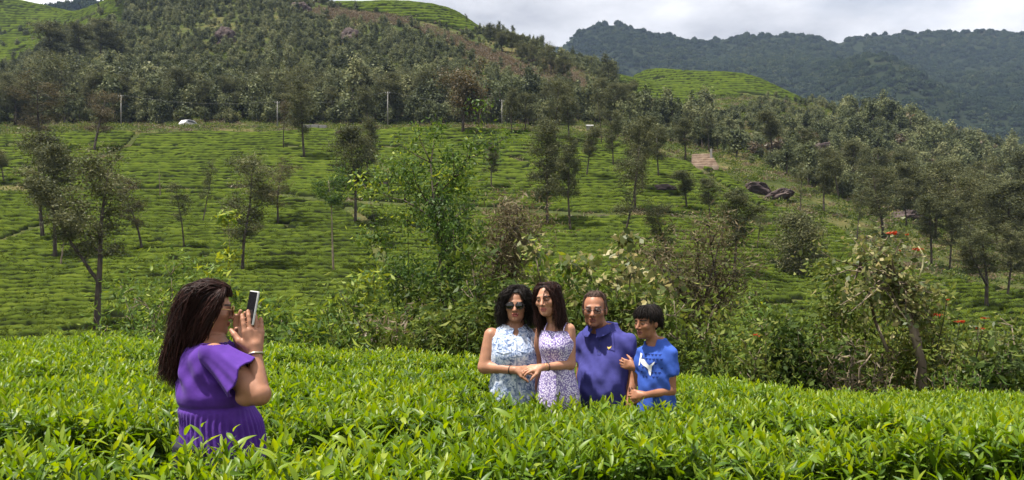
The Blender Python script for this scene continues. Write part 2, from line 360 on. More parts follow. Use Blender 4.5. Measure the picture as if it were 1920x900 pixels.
def instancer(name, protos, P, K, R, S, **props):
    """one object of stuff: the plants in `protos` set out on the points P"""
    me = bpy.data.meshes.new(name); me.vertices.add(len(P)); me.vertices.foreach_set('co', np.asarray(P, np.float32).ravel())
    a = me.attributes.new('k', 'INT', 'POINT'); a.data.foreach_set('value', np.asarray(K, np.int32))
    a = me.attributes.new('rot', 'FLOAT_VECTOR', 'POINT'); a.data.foreach_set('vector', np.asarray(R, np.float32).ravel())
    S = np.asarray(S, np.float32)
    if S.ndim == 1: S = np.repeat(S[:, None], 3, 1)
    a = me.attributes.new('scl', 'FLOAT_VECTOR', 'POINT'); a.data.foreach_set('vector', S.ravel())
    o = link(name, me, **props)
    g = bpy.data.node_groups.new(name + '_nodes', 'GeometryNodeTree')
    g.interface.new_socket('Geometry', in_out='INPUT', socket_type='NodeSocketGeometry')
    g.interface.new_socket('Geometry', in_out='OUTPUT', socket_type='NodeSocketGeometry')
    N, K_ = g.nodes.new, g.links.new
    gi = N('NodeGroupInput'); go = N('NodeGroupOutput'); jn = N('GeometryNodeJoinGeometry')
    def na(nm, dt):
        x = N('GeometryNodeInputNamedAttribute'); x.data_type = dt; x.inputs[0].default_value = nm; return x
    ak, ar, as_ = na('k', 'INT'), na('rot', 'FLOAT_VECTOR'), na('scl', 'FLOAT_VECTOR')
    for i, p in enumerate(protos):
        cmp = N('FunctionNodeCompare'); cmp.data_type = 'INT'; cmp.operation = 'EQUAL'
        ins = [s for s in cmp.inputs if s.type == 'INT']; K_(ak.outputs[0], ins[0]); ins[1].default_value = i
        oi = N('GeometryNodeObjectInfo'); oi.inputs[0].default_value = p; oi.inputs['As Instance'].default_value = True
        ip = N('GeometryNodeInstanceOnPoints')
        K_(gi.outputs[0], ip.inputs['Points']); K_(cmp.outputs[0], ip.inputs['Selection']); K_(oi.outputs['Geometry'], ip.inputs['Instance'])
        K_(ar.outputs[0], ip.inputs['Rotation']); K_(as_.outputs[0], ip.inputs['Scale']); K_(ip.outputs[0], jn.inputs[0])
    K_(jn.outputs[0], go.inputs[0])
    md = o.modifiers.new('scatter', 'NODES'); md.node_group = g
    return o
def proto(name, me):
    return bpy.data.objects.new(name, me)                                # not linked: only its copies stand in the scene

# ------------------------------------------------------------------ tea slopes: hedges along the contours
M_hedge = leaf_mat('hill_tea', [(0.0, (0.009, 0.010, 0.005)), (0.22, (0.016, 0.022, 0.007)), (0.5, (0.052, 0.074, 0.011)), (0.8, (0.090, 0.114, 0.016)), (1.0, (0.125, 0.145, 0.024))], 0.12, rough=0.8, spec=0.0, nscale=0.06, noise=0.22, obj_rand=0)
BOUND = [(-900, 247), (0, 255), (200, 246), (700, 242), (950, 243), (1080, 252), (1160, 262), (1230, 287), (1290, 306), (1345, 312), (1420, 368), (1480, 392), (1560, 426), (1640, 474), (1700, 506), (1760, 522), (1920, 545), (2600, 560)]
bpx = [b[0] for b in BOUND]; bpy_ = [b[1] for b in BOUND]
PATHS = [  # (polyline in the photograph, half width px): earth tracks and breaks between the tea blocks
    ([(-400, 352), (60, 356), (140, 358)], 4.5), ([(140, 358), (480, 357)], 1.6), ([(480, 362), (560, 372), (640, 380), (770, 386)], 3.0),
    ([(770, 386), (960, 398), (1100, 405), (1235, 402)], 4.0), ([(1235, 402), (1330, 412), (1480, 424)], 3.5),
    ([(655, 395), (690, 420), (705, 455), (716, 492)], 4.5), ([(264, 242), (240, 275), (190, 300)], 1.8), ([(0, 455), (60, 432), (85, 425)], 2.5),
    ([(690, 290), (735, 330)], 3.0), ([(960, 300), (1010, 312), (1050, 330)], 1.5), ([(1290, 300), (1345, 345), (1420, 390)], 2.0)]
def seg_dist(px, py, pts):
    d = np.full(px.shape, 1e9)
    for (x0, y0), (x1, y1) in zip(pts[:-1], pts[1:]):
        vx, vy = x1 - x0, y1 - y0; t = np.clip(((px - x0) * vx + (py - y0) * vy) / (vx * vx + vy * vy), 0, 1)
        d = np.minimum(d, np.hypot((px - x0 - t * vx) * 0.6, py - y0 - t * vy))
    return d
def tea_field(name, us, ys, mask_fun, z0, s0, s1, hgt, seed, **props):
    U, Y = np.meshgrid(us, ys); X = U * Y; XY = np.stack([X.ravel(), Y.ravel()], 1)
    h0 = H(XY); hg = HG(XY)
    warp = 0.55 * vnoise(XY, 0.04, seed) + 0.07 * vnoise(XY, 0.25, seed + 1)
    z = h0 + warp
    ph = np.log(np.maximum(1 + (z - z0) * s1 / s0, 0.05)) / s1 if s1 else (z - z0) / s0    # rows wider higher up
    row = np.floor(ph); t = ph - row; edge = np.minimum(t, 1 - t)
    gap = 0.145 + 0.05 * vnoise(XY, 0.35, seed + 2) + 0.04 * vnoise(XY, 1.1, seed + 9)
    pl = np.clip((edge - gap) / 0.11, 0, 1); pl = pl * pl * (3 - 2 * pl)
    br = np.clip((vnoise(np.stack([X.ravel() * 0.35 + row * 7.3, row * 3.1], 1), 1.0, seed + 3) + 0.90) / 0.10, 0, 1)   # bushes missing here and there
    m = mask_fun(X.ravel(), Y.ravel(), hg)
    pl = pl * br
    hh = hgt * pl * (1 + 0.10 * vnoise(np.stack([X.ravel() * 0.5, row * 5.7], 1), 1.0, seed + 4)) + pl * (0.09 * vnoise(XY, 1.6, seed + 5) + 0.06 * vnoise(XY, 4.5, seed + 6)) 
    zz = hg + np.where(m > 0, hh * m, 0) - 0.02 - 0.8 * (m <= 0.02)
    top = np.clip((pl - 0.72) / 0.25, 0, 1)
    tint = 0.06 + top * m * (0.46 + 0.16 * vnoise(XY, 0.9, seed + 7) + 0.14 * vnoise(XY, 3.3, seed + 8))  # sides and gaps darkened: shade between rows put into colour, plus older dark leaves
    V = np.stack([X.ravel(), Y.ravel(), zz], 1); nx, ny = len(us), len(ys)
    i = np.arange(nx * ny).reshape(ny, nx)
    F = np.stack([i[:-1, :-1].ravel(), i[:-1, 1:].ravel(), i[1:, 1:].ravel(), i[1:, :-1].ravel()], 1)
    mk = (m > 0.02); keep = mk[F].any(1); F = F[keep]
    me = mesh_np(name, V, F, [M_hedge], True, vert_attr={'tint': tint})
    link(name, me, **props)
    return V, pl * m
def mask_main(X, Y, Z):
    px, py = proj(X, Y, Z)
    jit = 5 * vnoise(np.stack([X, Y], 1), 0.12, 21)
    m = np.clip((py + jit - np.interp(px, bpx, bpy_)) / 4.0, 0, 1)
    for pts, w in PATHS:
        m = m * np.clip((seg_dist(px, py + jit * 0.25, pts) - w * 1.4) / 1.6, 0, 1)
    return m
ysl = np.exp(np.linspace(math.log(37), math.log(139), 560))
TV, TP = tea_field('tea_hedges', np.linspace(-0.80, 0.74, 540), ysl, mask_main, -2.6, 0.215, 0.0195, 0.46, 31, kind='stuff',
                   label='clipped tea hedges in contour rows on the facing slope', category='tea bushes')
def mask_mound(X, Y, Z):
    px, py = proj(X, Y, Z)
    lo = np.interp(px, [1120, 1170, 1215, 1262, 1300, 1340, 1400, 1450, 1500, 1545], [150, 158, 186, 205, 192, 182, 178, 182, 196, 208])
    return np.clip((lo - py + 5 * vnoise(np.stack([X, Y], 1), 0.1, 22)) / 3, 0, 1) * np.clip((px - 1150) / 15, 0, 1) * np.clip((1520 - px) / 30, 0, 1)
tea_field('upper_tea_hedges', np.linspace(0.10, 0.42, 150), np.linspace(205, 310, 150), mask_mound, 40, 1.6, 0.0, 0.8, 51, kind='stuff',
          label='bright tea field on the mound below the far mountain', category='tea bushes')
def mask_left(X, Y, Z):
    px, py = proj(X, Y, Z)
    hi = np.interp(px, [-300, 0, 60, 110, 170, 240], [140, 128, 110, 70, 60, 52])
    return np.clip((hi - py + 6 * vnoise(np.stack([X, Y], 1), 0.08, 23)) / 4, 0, 1) * np.clip((250 - px) / 40, 0, 1)
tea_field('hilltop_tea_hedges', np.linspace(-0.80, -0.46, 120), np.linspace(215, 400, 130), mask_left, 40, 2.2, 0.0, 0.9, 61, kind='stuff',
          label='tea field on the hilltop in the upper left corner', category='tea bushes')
def mask_crest(X, Y, Z):
    px, py = proj(X, Y, Z)
    lo = np.interp(px, [560, 620, 750, 860, 930, 960], [6, 14, 34, 56, 66, 70])
    return np.clip((lo - py + 4 * vnoise(np.stack([X, Y], 1), 0.08, 24)) / 4, 0, 1) * np.clip((px - 600) / 30, 0, 1) * np.clip((930 - px) / 30, 0, 1)
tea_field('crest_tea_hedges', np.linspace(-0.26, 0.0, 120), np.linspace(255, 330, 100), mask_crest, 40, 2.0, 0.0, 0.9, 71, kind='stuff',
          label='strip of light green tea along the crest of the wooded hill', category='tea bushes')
# leafy tufts that roughen the nearer hedges
r = rng(5)
tufts = []
for k in range(4):
    C = r.normal(size=(14, 3)) * (0.10, 0.10, 0.05) + (0, 0, 0.03)
    v, f = leafcloud(C, 0.09, r, 0.5); tufts.append(proto('tuft', mesh_np('tuft', v, f, [M_hedge], face_attr={'tint': r.uniform(0.3, 0.85, len(f))})))
okp = np.where((TP > 0.8) & (TV[:, 1] < 95))[0]
wgt = TV[okp, 1] ** 1.2; sel = r.choice(okp, 20000, replace=True, p=wgt / wgt.sum())
P = TV[sel] + r.uniform(-0.12, 0.12, (len(sel), 3)) * (1, 1, 0.3)
instancer('tea_sprigs', tufts, P, r.integers(0, 4, len(sel)), np.stack([r.uniform(-.3, .3, len(sel)), r.uniform(-.3, .3, len(sel)), r.uniform(0, 6.28, len(sel))], 1),
          r.uniform(0.7, 1.3, len(sel)), kind='stuff', label='leafy sprigs on top of the hillside tea hedges', category='tea bushes')

# ------------------------------------------------------------------ trees
def limb(r, p0, dirv, length, r0, n=5, wander=0.18, up=0.15):
    p = Vector(p0); d = Vector(dirv).normalized(); path = [p.copy()]
    for i in range(n):
        d = (d + Vector(r.normal(size=3)) * wander + Vector((0, 0, up))).normalized()
        p = p + d * (length / n); path.append(p.copy())
    rad = [max(r0 * (1 - 0.85 * i / n), 0.006) for i in range(n + 1)]
    return path, rad
def make_tree(name, seed, Ht=10.0, R=1.8, bole=0.38, nb=24, leaf=0.17, nleaf=4200, shape='oval', mat=None, bark=None, fork=False, lean=0.0, trunk_r=0.13, asc=0.7, clump=0.34, droop=0.2, aspect=0.42, bright_top=0.0, shift=0.0):
    """trunk mesh with its limbs, crown mesh of leaves; both with the root at the origin"""
    r = rng(seed); mb = MB(); ends = []
    stems = []
    n = 9; p = Vector((0, 0, -0.25)); d = Vector((lean, r.normal() * 0.02, 1)).normalized(); path = [p.copy()]; 
    for i in range(n):
        d = (d + Vector((r.normal() * 0.035, r.normal() * 0.035, 0.04))).normalized(); p = p + d * (Ht * 0.95 / n); path.append(p.copy())
    rad = [trunk_r * (1.25 if i == 0 else 1) * (1 - 0.85 * (i / n) ** 1.1) for i in range(n + 1)]
    mb.tube(path, rad, 7); stems.append((path, 0.0))
    if fork:
        b0 = path[3]; d2 = Vector((-0.55, 0.2, 1)).normalized(); pp, rr = limb(r, b0, d2, Ht * 0.5, trunk_r * 0.65, 7, 0.06, 0.08); mb.tube(pp, rr, 6); stems.append((pp, 0.3))
    def on_stem(t, path):
        x = t * (len(path) - 1); i = min(int(x), len(path) - 2); return path[i].lerp(path[i + 1], x - i)
    for k in range(nb):
        st, off = stems[k % len(stems)] if fork else stems[0]
        t = bole + (1 - bole) * ((k + r.uniform(0, 0.8)) / nb) * 0.98
        s = (t - bole) / (1 - bole)
        if off: t = 0.25 + 0.75 * s
        prof = {'oval': math.sin(math.pi * (0.12 + 0.84 * s)) ** 0.8, 'cone': (1.05 - s) ** 0.8 * (0.5 + 0.5 * min(1, s * 5)), 'column': 0.72 + 0.28 * math.sin(math.pi * s), 'flat': 0.55 + 0.45 * s, 'dome': (0.55 + 0.6 * s) if s < 0.6 else 1.0}[shape]
        L_ = R * prof * r.uniform(0.6, 1.2); th = r.uniform(0, 2 * math.pi)
        a = asc * (0.6 + 0.7 * s) * r.uniform(0.7, 1.3)
        pp, rr = limb(r, on_stem(min(t, 0.985), st), (math.cos(th), math.sin(th), a), L_, max(trunk_r * 0.32 * (1.1 - s), 0.018), 4, 0.2, 0.1)
        mb.tube(pp, rr, 4)
        for q in (2, 3, 4): ends.append((pp[q], 0.6 + 0.2 * q, s))
        if L_ > 0.9:
            for _ in range(2):
                q = r.integers(1, 4); th2 = th + r.choice([-1, 1]) * r.uniform(0.5, 1.1)
                p2, r2 = limb(r, pp[q], (math.cos(th2), math.sin(th2), a * r.uniform(0.3, 1.4)), L_ * r.uniform(0.3, 0.55), 0.016, 3, 0.2, 0.1)
                mb.tube(p2, r2, 3); ends.append((p2[-1], 1.2, s)); ends.append((p2[-2], 0.9, s))
    E = np.array([list(e_[0]) for e_ in ends]); w = np.array([e_[1] for e_ in ends]) * r.uniform(0.25, 1.7, len(ends)); w /= w.sum()
    ei = r.choice(len(E), nleaf, p=w)
    cs = clump * r.uniform(0.6, 1.3, len(E))
    C = E[ei] + r.normal(size=(nleaf, 3)) * cs[ei][:, None] * (1, 1, 0.75)
    Dv = C - E[ei]; tot = Dv / (cs[ei][:, None] + 1e-6) + 0.35 * (C - E.mean(0)) / R
    v, f = leafcloud_out(C, tot, np.full(nleaf, leaf), r, aspect, 0.6)
    ct = r.uniform(0.15, 0.75, len(E)); S = np.array([e_[2] for e_ in ends])
    tint = np.clip(ct[ei] + shift + r.normal(0, 0.13, nleaf) + bright_top * (S[ei] > 0.8) * r.uniform(0, 1, nleaf), 0, 1)
    tm = mb.mesh('trunk', bark or M_bark, True)
    cm = mesh_np('crown', v, f, [mat or M_oak], face_attr={'tint': tint})
    return tm, cm
def stand(name, meshes, base, label, category='tree', height=None, ref=10.0, rot=0.0, wid=1.0, group=None):
    t = empty(name, base, label, category, group)
    s = (height or ref) / ref
    wid = wid * 1.2 if wid < 1.6 else wid
    t.scale = (s * wid, s * wid, s); t.rotation_euler = (0, 0, rot)
    link('trunk', meshes[0], t); link('crown', meshes[1], t)
    return t
# ------------------------------------------------------------------ woods on the hill: scattered, nobody could count them
r = rng(17)
def dome_proto(seed, Rr, Hh, n, leaf, mat, cone=False):
    q = rng(seed); nc = 16; cc = []
    for i in range(nc):
        th = q.uniform(0, 6.28); s = q.uniform(0, 1); rr = Rr * (0.85 * (1 - s) ** 0.7 if cone else math.sqrt(max(0.05, 1 - (s * 0.95) ** 2)) * 0.75) * q.uniform(0.3, 1.05)
        cc.append((rr * math.cos(th), rr * math.sin(th), Hh * (0.25 + 0.70 * s)))
    cc = np.array(cc); k = q.integers(0, nc, n); C = cc[k] + q.normal(size=(n, 3)) * (Rr * 0.21, Rr * 0.21, Hh * 0.09)
    v, f = leafcloud_out(C, (C - cc[k]) / Rr * 3 + C / Hh * 0.8, np.full(n, leaf), q, 0.6); ct = q.uniform(0.25, 0.6, nc)
    tint = np.clip(ct[k] + q.normal(0, 0.15, n), 0, 1)
    tv, tf = tube([(0, 0, -0.5), (0.02, 0, Hh * 0.5), (0, 0.03, Hh * 0.9)], [0.14, 0.10, 0.03], 5)
    tv = np.array([list(x) for x in tv]); tf = np.array(tf)
    F = [np.concatenate([f, tf + len(v)])]
    return mesh_np('bush', np.concatenate([v, tv]), F, [mat, M_bark], face_attr={'tint': np.concatenate([tint, np.zeros(len(tf))])}, mat_idx=np.concatenate([np.zeros(len(f)), np.ones(len(tf))]))
scrub = [proto('scrub', dome_proto(100 + i, 1.5, [2.8, 3.6, 4.4, 2.2][i % 4], 760, 0.33, M_wood, cone=(i == 2))) for i in range(7)]
scrub.append(proto('scrub', dome_proto(120, 1.4, 2.2, 380, 0.42, M_dry)))
def wood_points(n, ulim, ylim, ok, seed):
    q = rng(seed); out = []
    u = q.uniform(*ulim, n); y = np.sqrt(q.uniform(ylim[0] ** 2, ylim[1] ** 2, n)); X = u * y
    XY = np.stack([X, y], 1); z = HG(XY); px, py = proj(X, y, z)
    k = ok(px, py, X, y, q)
    return np.stack([X, y, z - 0.1], 1)[k], px[k], py[k]
brown_pts = [((600, 25), (760, 40)), ((800, 55), (940, 110)), ((940, 110), (1010, 150)), ((1035, 120), (1120, 185)), ((1120, 185), (1210, 215))]
def brown(px, py):
    d = np.full(px.shape, 1e9)
    for a, b in brown_pts: d = np.minimum(d, seg_dist(px, py, [a, b]))
    return d
def ok_left(px, py, X, Y, q):
    lo = np.interp(px, [-900, 1150, 1250, 1300], [232, 236, 255, 285])
    k = (py < lo)
    k &= ~((mask_left(X, Y, CAMZ + (HZY - py) / FPX * Y) > 0.4) & (q.random(len(px)) < 0.93))
    k &= ~((mask_crest(X, Y, CAMZ + (HZY - py) / FPX * Y) > 0.3))
    k &= ~((mask_mound(X, Y, CAMZ + (HZY - py) / FPX * Y) > 0.2))
    k &= ~((brown(px, py) < 9) & (q.random(len(px)) < 0.8))
    k &= (px < 1330) & ~((px > 1165) & (py < np.interp(px, [1165, 1215, 1262, 1330], [175, 212, 232, 222])))
    return k
Pw, wpx, wpy = wood_points(12500, (-1.0, 0.26), (154, 345), ok_left, 3)
kk = r.integers(0, 7, len(Pw)); bb = brown(wpx, wpy) < 22; kk[bb & (r.random(len(Pw)) < 0.5)] = 7
big = fbm(Pw[:, :2], 0.02, 2, 77)
sc = r.uniform(0.55, 1.15, len(Pw)) * (1 + 0.35 * np.clip(big, -0.8, 1)) * np.where(kk == 7, 0.45, 1.0) * np.interp(Pw[:, 1], [150, 175, 220, 350], [1.25, 1.15, 0.68, 0.75]) * np.where(r.random(len(Pw)) < 0.10, np.interp(Pw[:, 1], [190, 230], [1.6, 1.3]), 1.0)
instancer('hill_wood', scrub, Pw, kk, np.stack([np.zeros(len(Pw)), np.zeros(len(Pw)), r.uniform(0, 6.28, len(Pw))], 1), np.stack([sc, sc, sc * r.uniform(0.8, 1.3, len(Pw))], 1), kind='stuff',
          label='dense scrubby wood covering the hillside above the road', category='wood')
def ok_right(px, py, X, Y, q):
    lo = np.interp(px, [1150, 1230, 1290, 1345, 1420, 1480, 1560, 1640, 1700, 1760, 1920, 2600], [255, 270, 272, 288, 318, 330, 372, 390, 402, 412, 420, 420])
    k = (py < lo) & (px > 1165)
    k &= ~(mask_mound(X, Y, CAMZ + (HZY - py) / FPX * Y) > 0.15)
    k &= ~((px < 1440) & (py < np.interp(px, [1165, 1215, 1262, 1300, 1400, 1440], [175, 212, 232, 222, 204, 186])))
    k &= ~((seg_dist(px, py, [(1340, 290), (1440, 335), (1540, 390)]) < 9))
    k &= ~((seg_dist(px, py, [(1430, 185), (1560, 215), (1640, 235)]) < 7) & (q.random(len(px)) < 0.8))
    return k
Pr, rpx_, rpy_ = wood_points(5200, (0.12, 1.0), (110, 300), ok_right, 4)
big = fbm(Pr[:, :2], 0.03, 2, 78)
sc = r.uniform(0.5, 1.2, len(Pr)) * (1 + 0.35 * np.clip(big, -0.8, 1)) * np.where(r.random(len(Pr)) < 0.12, 1.5, 1.0)
sc = np.where((rpy_ < 232) & (rpx_ < 1580), np.minimum(sc, 0.62), sc)
instancer('valley_wood', scrub, Pr, np.where(r.random(len(Pr)) < 0.06, 7, r.integers(0, 7, len(Pr))), np.stack([np.zeros(len(Pr)), np.zeros(len(Pr)), r.uniform(0, 6.28, len(Pr))], 1), sc, kind='stuff',
          label='mixed wood on the slope to the right of the tea hill', category='wood')
# low weeds and ferns over the open ground: right of the tea, along tracks
weed = []
for i in range(4):
    C = r.normal(size=(60, 3)) * (0.45, 0.45, 0.14) + (0, 0, 0.22); v, f = leafcloud(C, np.full(60, 0.3), r, 0.35)
    weed.append(proto('weed', mesh_np('weed', v, f, [M_shrub if i < 3 else M_dry], face_attr={'tint': r.uniform(0.2, 0.9, 60)})))
def ok_weed(px, py, X, Y, q):
    z = CAMZ + (HZY - py) / FPX * Y
    m = mask_main(X, Y, z); onpath = np.zeros(len(px), bool)
    for pts, w in PATHS: onpath |= (seg_dist(px, py, pts) < w * 0.7)
    return (m < 0.3) & ~(onpath & (q.random(len(px)) < 0.8)) & ~(mask_mound(X, Y, z) > 0.2)
Pd, dpx, dpy = wood_points(26000, (-0.9, 0.8), (37, 240), ok_weed, 6)
instancer('undergrowth', weed, Pd, np.where(brown(dpx, dpy) < 25, 3, r.integers(0, 4, len(Pd)) % 4), np.stack([np.zeros(len(Pd)), np.zeros(len(Pd)), r.uniform(0, 6.28, len(Pd))], 1), r.uniform(0.5, 1.3, len(Pd)), kind='stuff',
          label='low weeds and ferns on the untilled ground around the tea', category='undergrowth')
def ok_brown(px, py, X, Y, q): return (brown(px, py) < 9) & (py < 232)
Pb, bx_, by_ = wood_points(26000, (-0.3, 0.2), (160, 320), ok_brown, 9)
instancer('dry_grass', weed, Pb, np.full(len(Pb), 3), np.stack([np.zeros(len(Pb)), np.zeros(len(Pb)), r.uniform(0, 6.28, len(Pb))], 1), r.uniform(0.8, 1.6, len(Pb)), kind='stuff',
          label='dry brown grass along the shoulder of the wooded hill', category='grass')
# the far mountain's canopy
canopy = []
for i in range(5):
    q = rng(300 + i); n = 420; C = q.normal(size=(n, 3)); C /= np.linalg.norm(C, axis=1)[:, None]; C *= (5.2, 5.2, 4.6); C[:, 2] = np.abs(C[:, 2]) + 1.0; C += q.normal(size=(n, 3)) * 0.6
    v, f = leafcloud_out(C, C - (0, 0, 1.5), np.full(n, 1.7), q, 0.8, 0.4); canopy.append(proto('canopy', mesh_np('canopy', v, f, [M_far], face_attr={'tint': np.clip(q.uniform(0.2, 0.7) + q.normal(0, 0.15, n), 0, 1)})))
q = rng(12); n = 21000
XY = np.stack([q.uniform(-60, 1250, n), q.uniform(545, 1262, n)], 1); z = mount_z(XY)
px, py = proj(XY[:, 0], XY[:, 1], z); open_ = (vnoise(XY, 0.02, 40) > 0.72) & (XY[:, 0] < 250)
k = (px > 980) & (px < 2100) & ~(open_ & (q.random(n) < 0.8))
s_ = q.uniform(0.4, 1.0, n)
sc = np.stack([s_, s_, s_ * q.uniform(0.7, 1.4, n)], 1)
instancer('mountain_forest', canopy, np.stack([XY[:, 0], XY[:, 1], z - 1.5], 1)[k], q.integers(0, 5, k.sum()), np.stack([np.zeros(n), np.zeros(n), q.uniform(0, 6.28, n)], 1)[k], sc[k], kind='stuff',
          label='blue green forest covering the far mountain', category='forest')
n = 900; XY = np.stack([q.uniform(-560, -250, n), q.uniform(640, 730, n)], 1); z = hill2_z(XY); s_ = q.uniform(0.4, 1.0, n)
instancer('far_hill_forest', canopy, np.stack([XY[:, 0], XY[:, 1], z - 1], 1), q.integers(0, 5, n), np.stack([np.zeros(n), np.zeros(n), q.uniform(0, 6.28, n)], 1), np.stack([s_, s_, s_ * 1.5], 1), kind='stuff',
          label='hazy forest on the distant hill at top left', category='forest')
# the air between
hb = MB(); hb.box((0, 800, 180), (3600, 1900, 460))
m, t, N, K = nodes_of('haze_air'); o_ = N('ShaderNodeOutputMaterial'); v_ = N('ShaderNodeVolumePrincipled')
v_.inputs['Color'].default_value = (0.52, 0.68, 1.0, 1); v_.inputs['Density'].default_value = 0.0001; v_.inputs['Anisotropy'].default_value = 0.0
K(v_.outputs[0], o_.inputs['Volume'])
hz = hb.build('haze', m, kind='stuff'); hz['label'] = 'thin blue haze in the valley air'; hz['category'] = 'haze'
# ------------------------------------------------------------------ the tea bed in the foreground
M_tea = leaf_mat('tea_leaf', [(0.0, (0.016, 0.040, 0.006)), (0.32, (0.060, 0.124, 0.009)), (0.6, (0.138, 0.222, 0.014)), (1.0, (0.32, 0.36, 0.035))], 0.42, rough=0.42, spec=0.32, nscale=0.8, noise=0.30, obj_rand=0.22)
def leaf_grid(length, width, bend, fold, nseg=6, wave=0.0, q=None):
    """one lance-shaped leaf along +Y with a folded midrib; bends down towards the tip"""
    V, F = [], []; y = z = 0.0; a = 0.0
    for i in range(nseg + 1):
        t = i / nseg; w = width * 0.5 * (math.sin(math.pi * min(1, 0.06 + 0.94 * t) ** 0.85) ** 0.9 if t < 1 else 0.0)
        wv = wave * math.sin(t * 9)
        V += [(-w, y, z + fold * w + wv * w), (0, y, z), (w, y, z + fold * w - wv * w)]
        a -= bend / nseg; y += math.cos(a) * length / nseg; z += math.sin(a) * length / nseg
    for i in range(nseg):
        for k in (0, 1): F.append((i * 3 + k, i * 3 + k + 1, i * 3 + 4 + k, i * 3 + 3 + k))
    return np.array(V), np.array(F)
def place_leaf(V, az, el, roll, at_, s=1.0):
    M_ = Matrix.Rotation(az, 3, 'Z') @ Matrix.Rotation(el, 3, 'X') @ Matrix.Rotation(roll, 3, 'Y')
    return V @ np.array(M_).T * s + at_
def shoot(seed, nl=7, hgt=0.17, L=0.085, old=0.0):
    q = rng(seed); VV, FF, TT = [], [], []; o = 0
    az = q.uniform(0, 6.28); lean = q.normal(0, 0.12, 2)
    for i in range(nl):
        t = (i + 0.3) / nl
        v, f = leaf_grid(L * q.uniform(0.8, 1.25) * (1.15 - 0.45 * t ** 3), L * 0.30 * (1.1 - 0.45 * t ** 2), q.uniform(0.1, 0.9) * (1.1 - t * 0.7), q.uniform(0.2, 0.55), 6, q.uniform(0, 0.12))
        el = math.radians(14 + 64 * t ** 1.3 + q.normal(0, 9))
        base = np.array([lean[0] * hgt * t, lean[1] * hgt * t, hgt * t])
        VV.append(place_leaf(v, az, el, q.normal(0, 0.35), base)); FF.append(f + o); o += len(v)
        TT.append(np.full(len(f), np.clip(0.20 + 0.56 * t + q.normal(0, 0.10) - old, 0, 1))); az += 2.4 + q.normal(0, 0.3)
    tv, tf = tube([(0, 0, -0.12), (lean[0] * hgt * .5, lean[1] * hgt * .5, hgt * 0.5), (lean[0] * hgt, lean[1] * hgt, hgt)], [0.0035, 0.0028, 0.0015], 4)
    VV.append(np.array([list(x) for x in tv])); FF.append(np.array(tf) + o); TT.append(np.full(len(tf), 0.55))
    return np.concatenate(VV), np.concatenate(FF), np.concatenate(TT)
shoots = []
for i in range(12):
    v, f, tt = shoot(400 + i, [6, 7, 8, 5][i % 4], [0.17, 0.21, 0.14, 0.12][i % 4], [0.095, 0.085, 0.11, 0.10][i % 4], 0.0 if i < 9 else 0.12)
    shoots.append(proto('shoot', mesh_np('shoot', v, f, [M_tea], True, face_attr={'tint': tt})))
r = rng(21)
GAPS = [([(-4.6, 3.2), (-1.45, 3.55), (-0.2, 4.1), (1.2, 4.35), (3.6, 3.5)], 0.13), ([(-5.2, 6.3), (-2.4, 6.1), (-0.5, 6.3), (0.9, 6.0), (2.4, 6.2), (6.5, 6.6)], 0.17),
        ([(-6.5, 8.0), (-2, 7.7), (1.0, 7.75), (6.5, 8.1)], 0.12), ([(0.05, 2.5), (0.35, 2.8), (0.6, 3.0)], 0.14), ([(0.70, 2.6), (1.15, 2.75), (1.5, 2.95)], 0.26)]
PEOPLE_XY = [(-1.42, 3.82, 0.22), (0.0, 5.75, 0.24), (0.31, 5.62, 0.20), (0.67, 5.85, 0.25), (0.98, 5.55, 0.19)]
def gapf(X, Y):
    g = np.ones(X.shape)
    for pts, w in GAPS:
        d = np.full(X.shape, 1e9)
        for (x0, y0), (x1, y1) in zip(pts[:-1], pts[1:]):
            vx, vy = x1 - x0, y1 - y0; t = np.clip(((X - x0) * vx + (Y - y0) * vy) / (vx * vx + vy * vy), 0, 1); d = np.minimum(d, np.hypot(X - x0 - t * vx, Y - y0 - t * vy))
        wn_ = w * (1 + 0.7 * vnoise(np.stack([X, Y], 1), 2.0, 14))
        g = np.minimum(g, np.clip((d - wn_) / 0.22, 0, 1))
    return g
def tea_scatter(n, dens_bias, seed):
    q = rng(seed)
    Y = 1.5 + 9.0 * q.random(n) ** dens_bias; X = q.uniform(-0.80, 0.80, n) * (Y + 0.9)
    k = Y < edge_y(X) + 0.15 * q.normal(size=n); X, Y = X[k], Y[k]
    g = gapf(X, Y); keep = q.random(len(X)) < (0.10 + 0.90 * g)
    for (cx, cy, rr) in PEOPLE_XY: keep &= np.hypot(X - cx, (Y - cy)) > rr * 0.85
    return X[keep], Y[keep], g[keep], q
X, Y, g, q = tea_scatter(68000, 0.72, 8)
bump = vnoise(np.stack([X, Y], 1), 1.5, 6)
hgt = z_top(X, Y) - 0.19 - (1 - g) * 0.38 + 0.05 * bump + q.normal(0, 0.035, len(X))
far = np.interp(Y, [2, 5, 9.5], [0.76, 0.71, 0.66])
young = (q.random(len(X)) < 0.72)
k = np.where(young, q.integers(0, 9, len(X)), q.integers(9, 12, len(X)))
hgt = np.where(young, hgt, hgt - 0.06)
hfd = link('tea_bed', None, label='waist-high bed of bright green tea bushes filling the foreground', category='tea bushes')
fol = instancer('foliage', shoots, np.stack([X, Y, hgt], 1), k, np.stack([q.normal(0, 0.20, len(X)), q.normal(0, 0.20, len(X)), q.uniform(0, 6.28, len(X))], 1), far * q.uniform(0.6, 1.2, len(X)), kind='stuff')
fol.parent = hfd
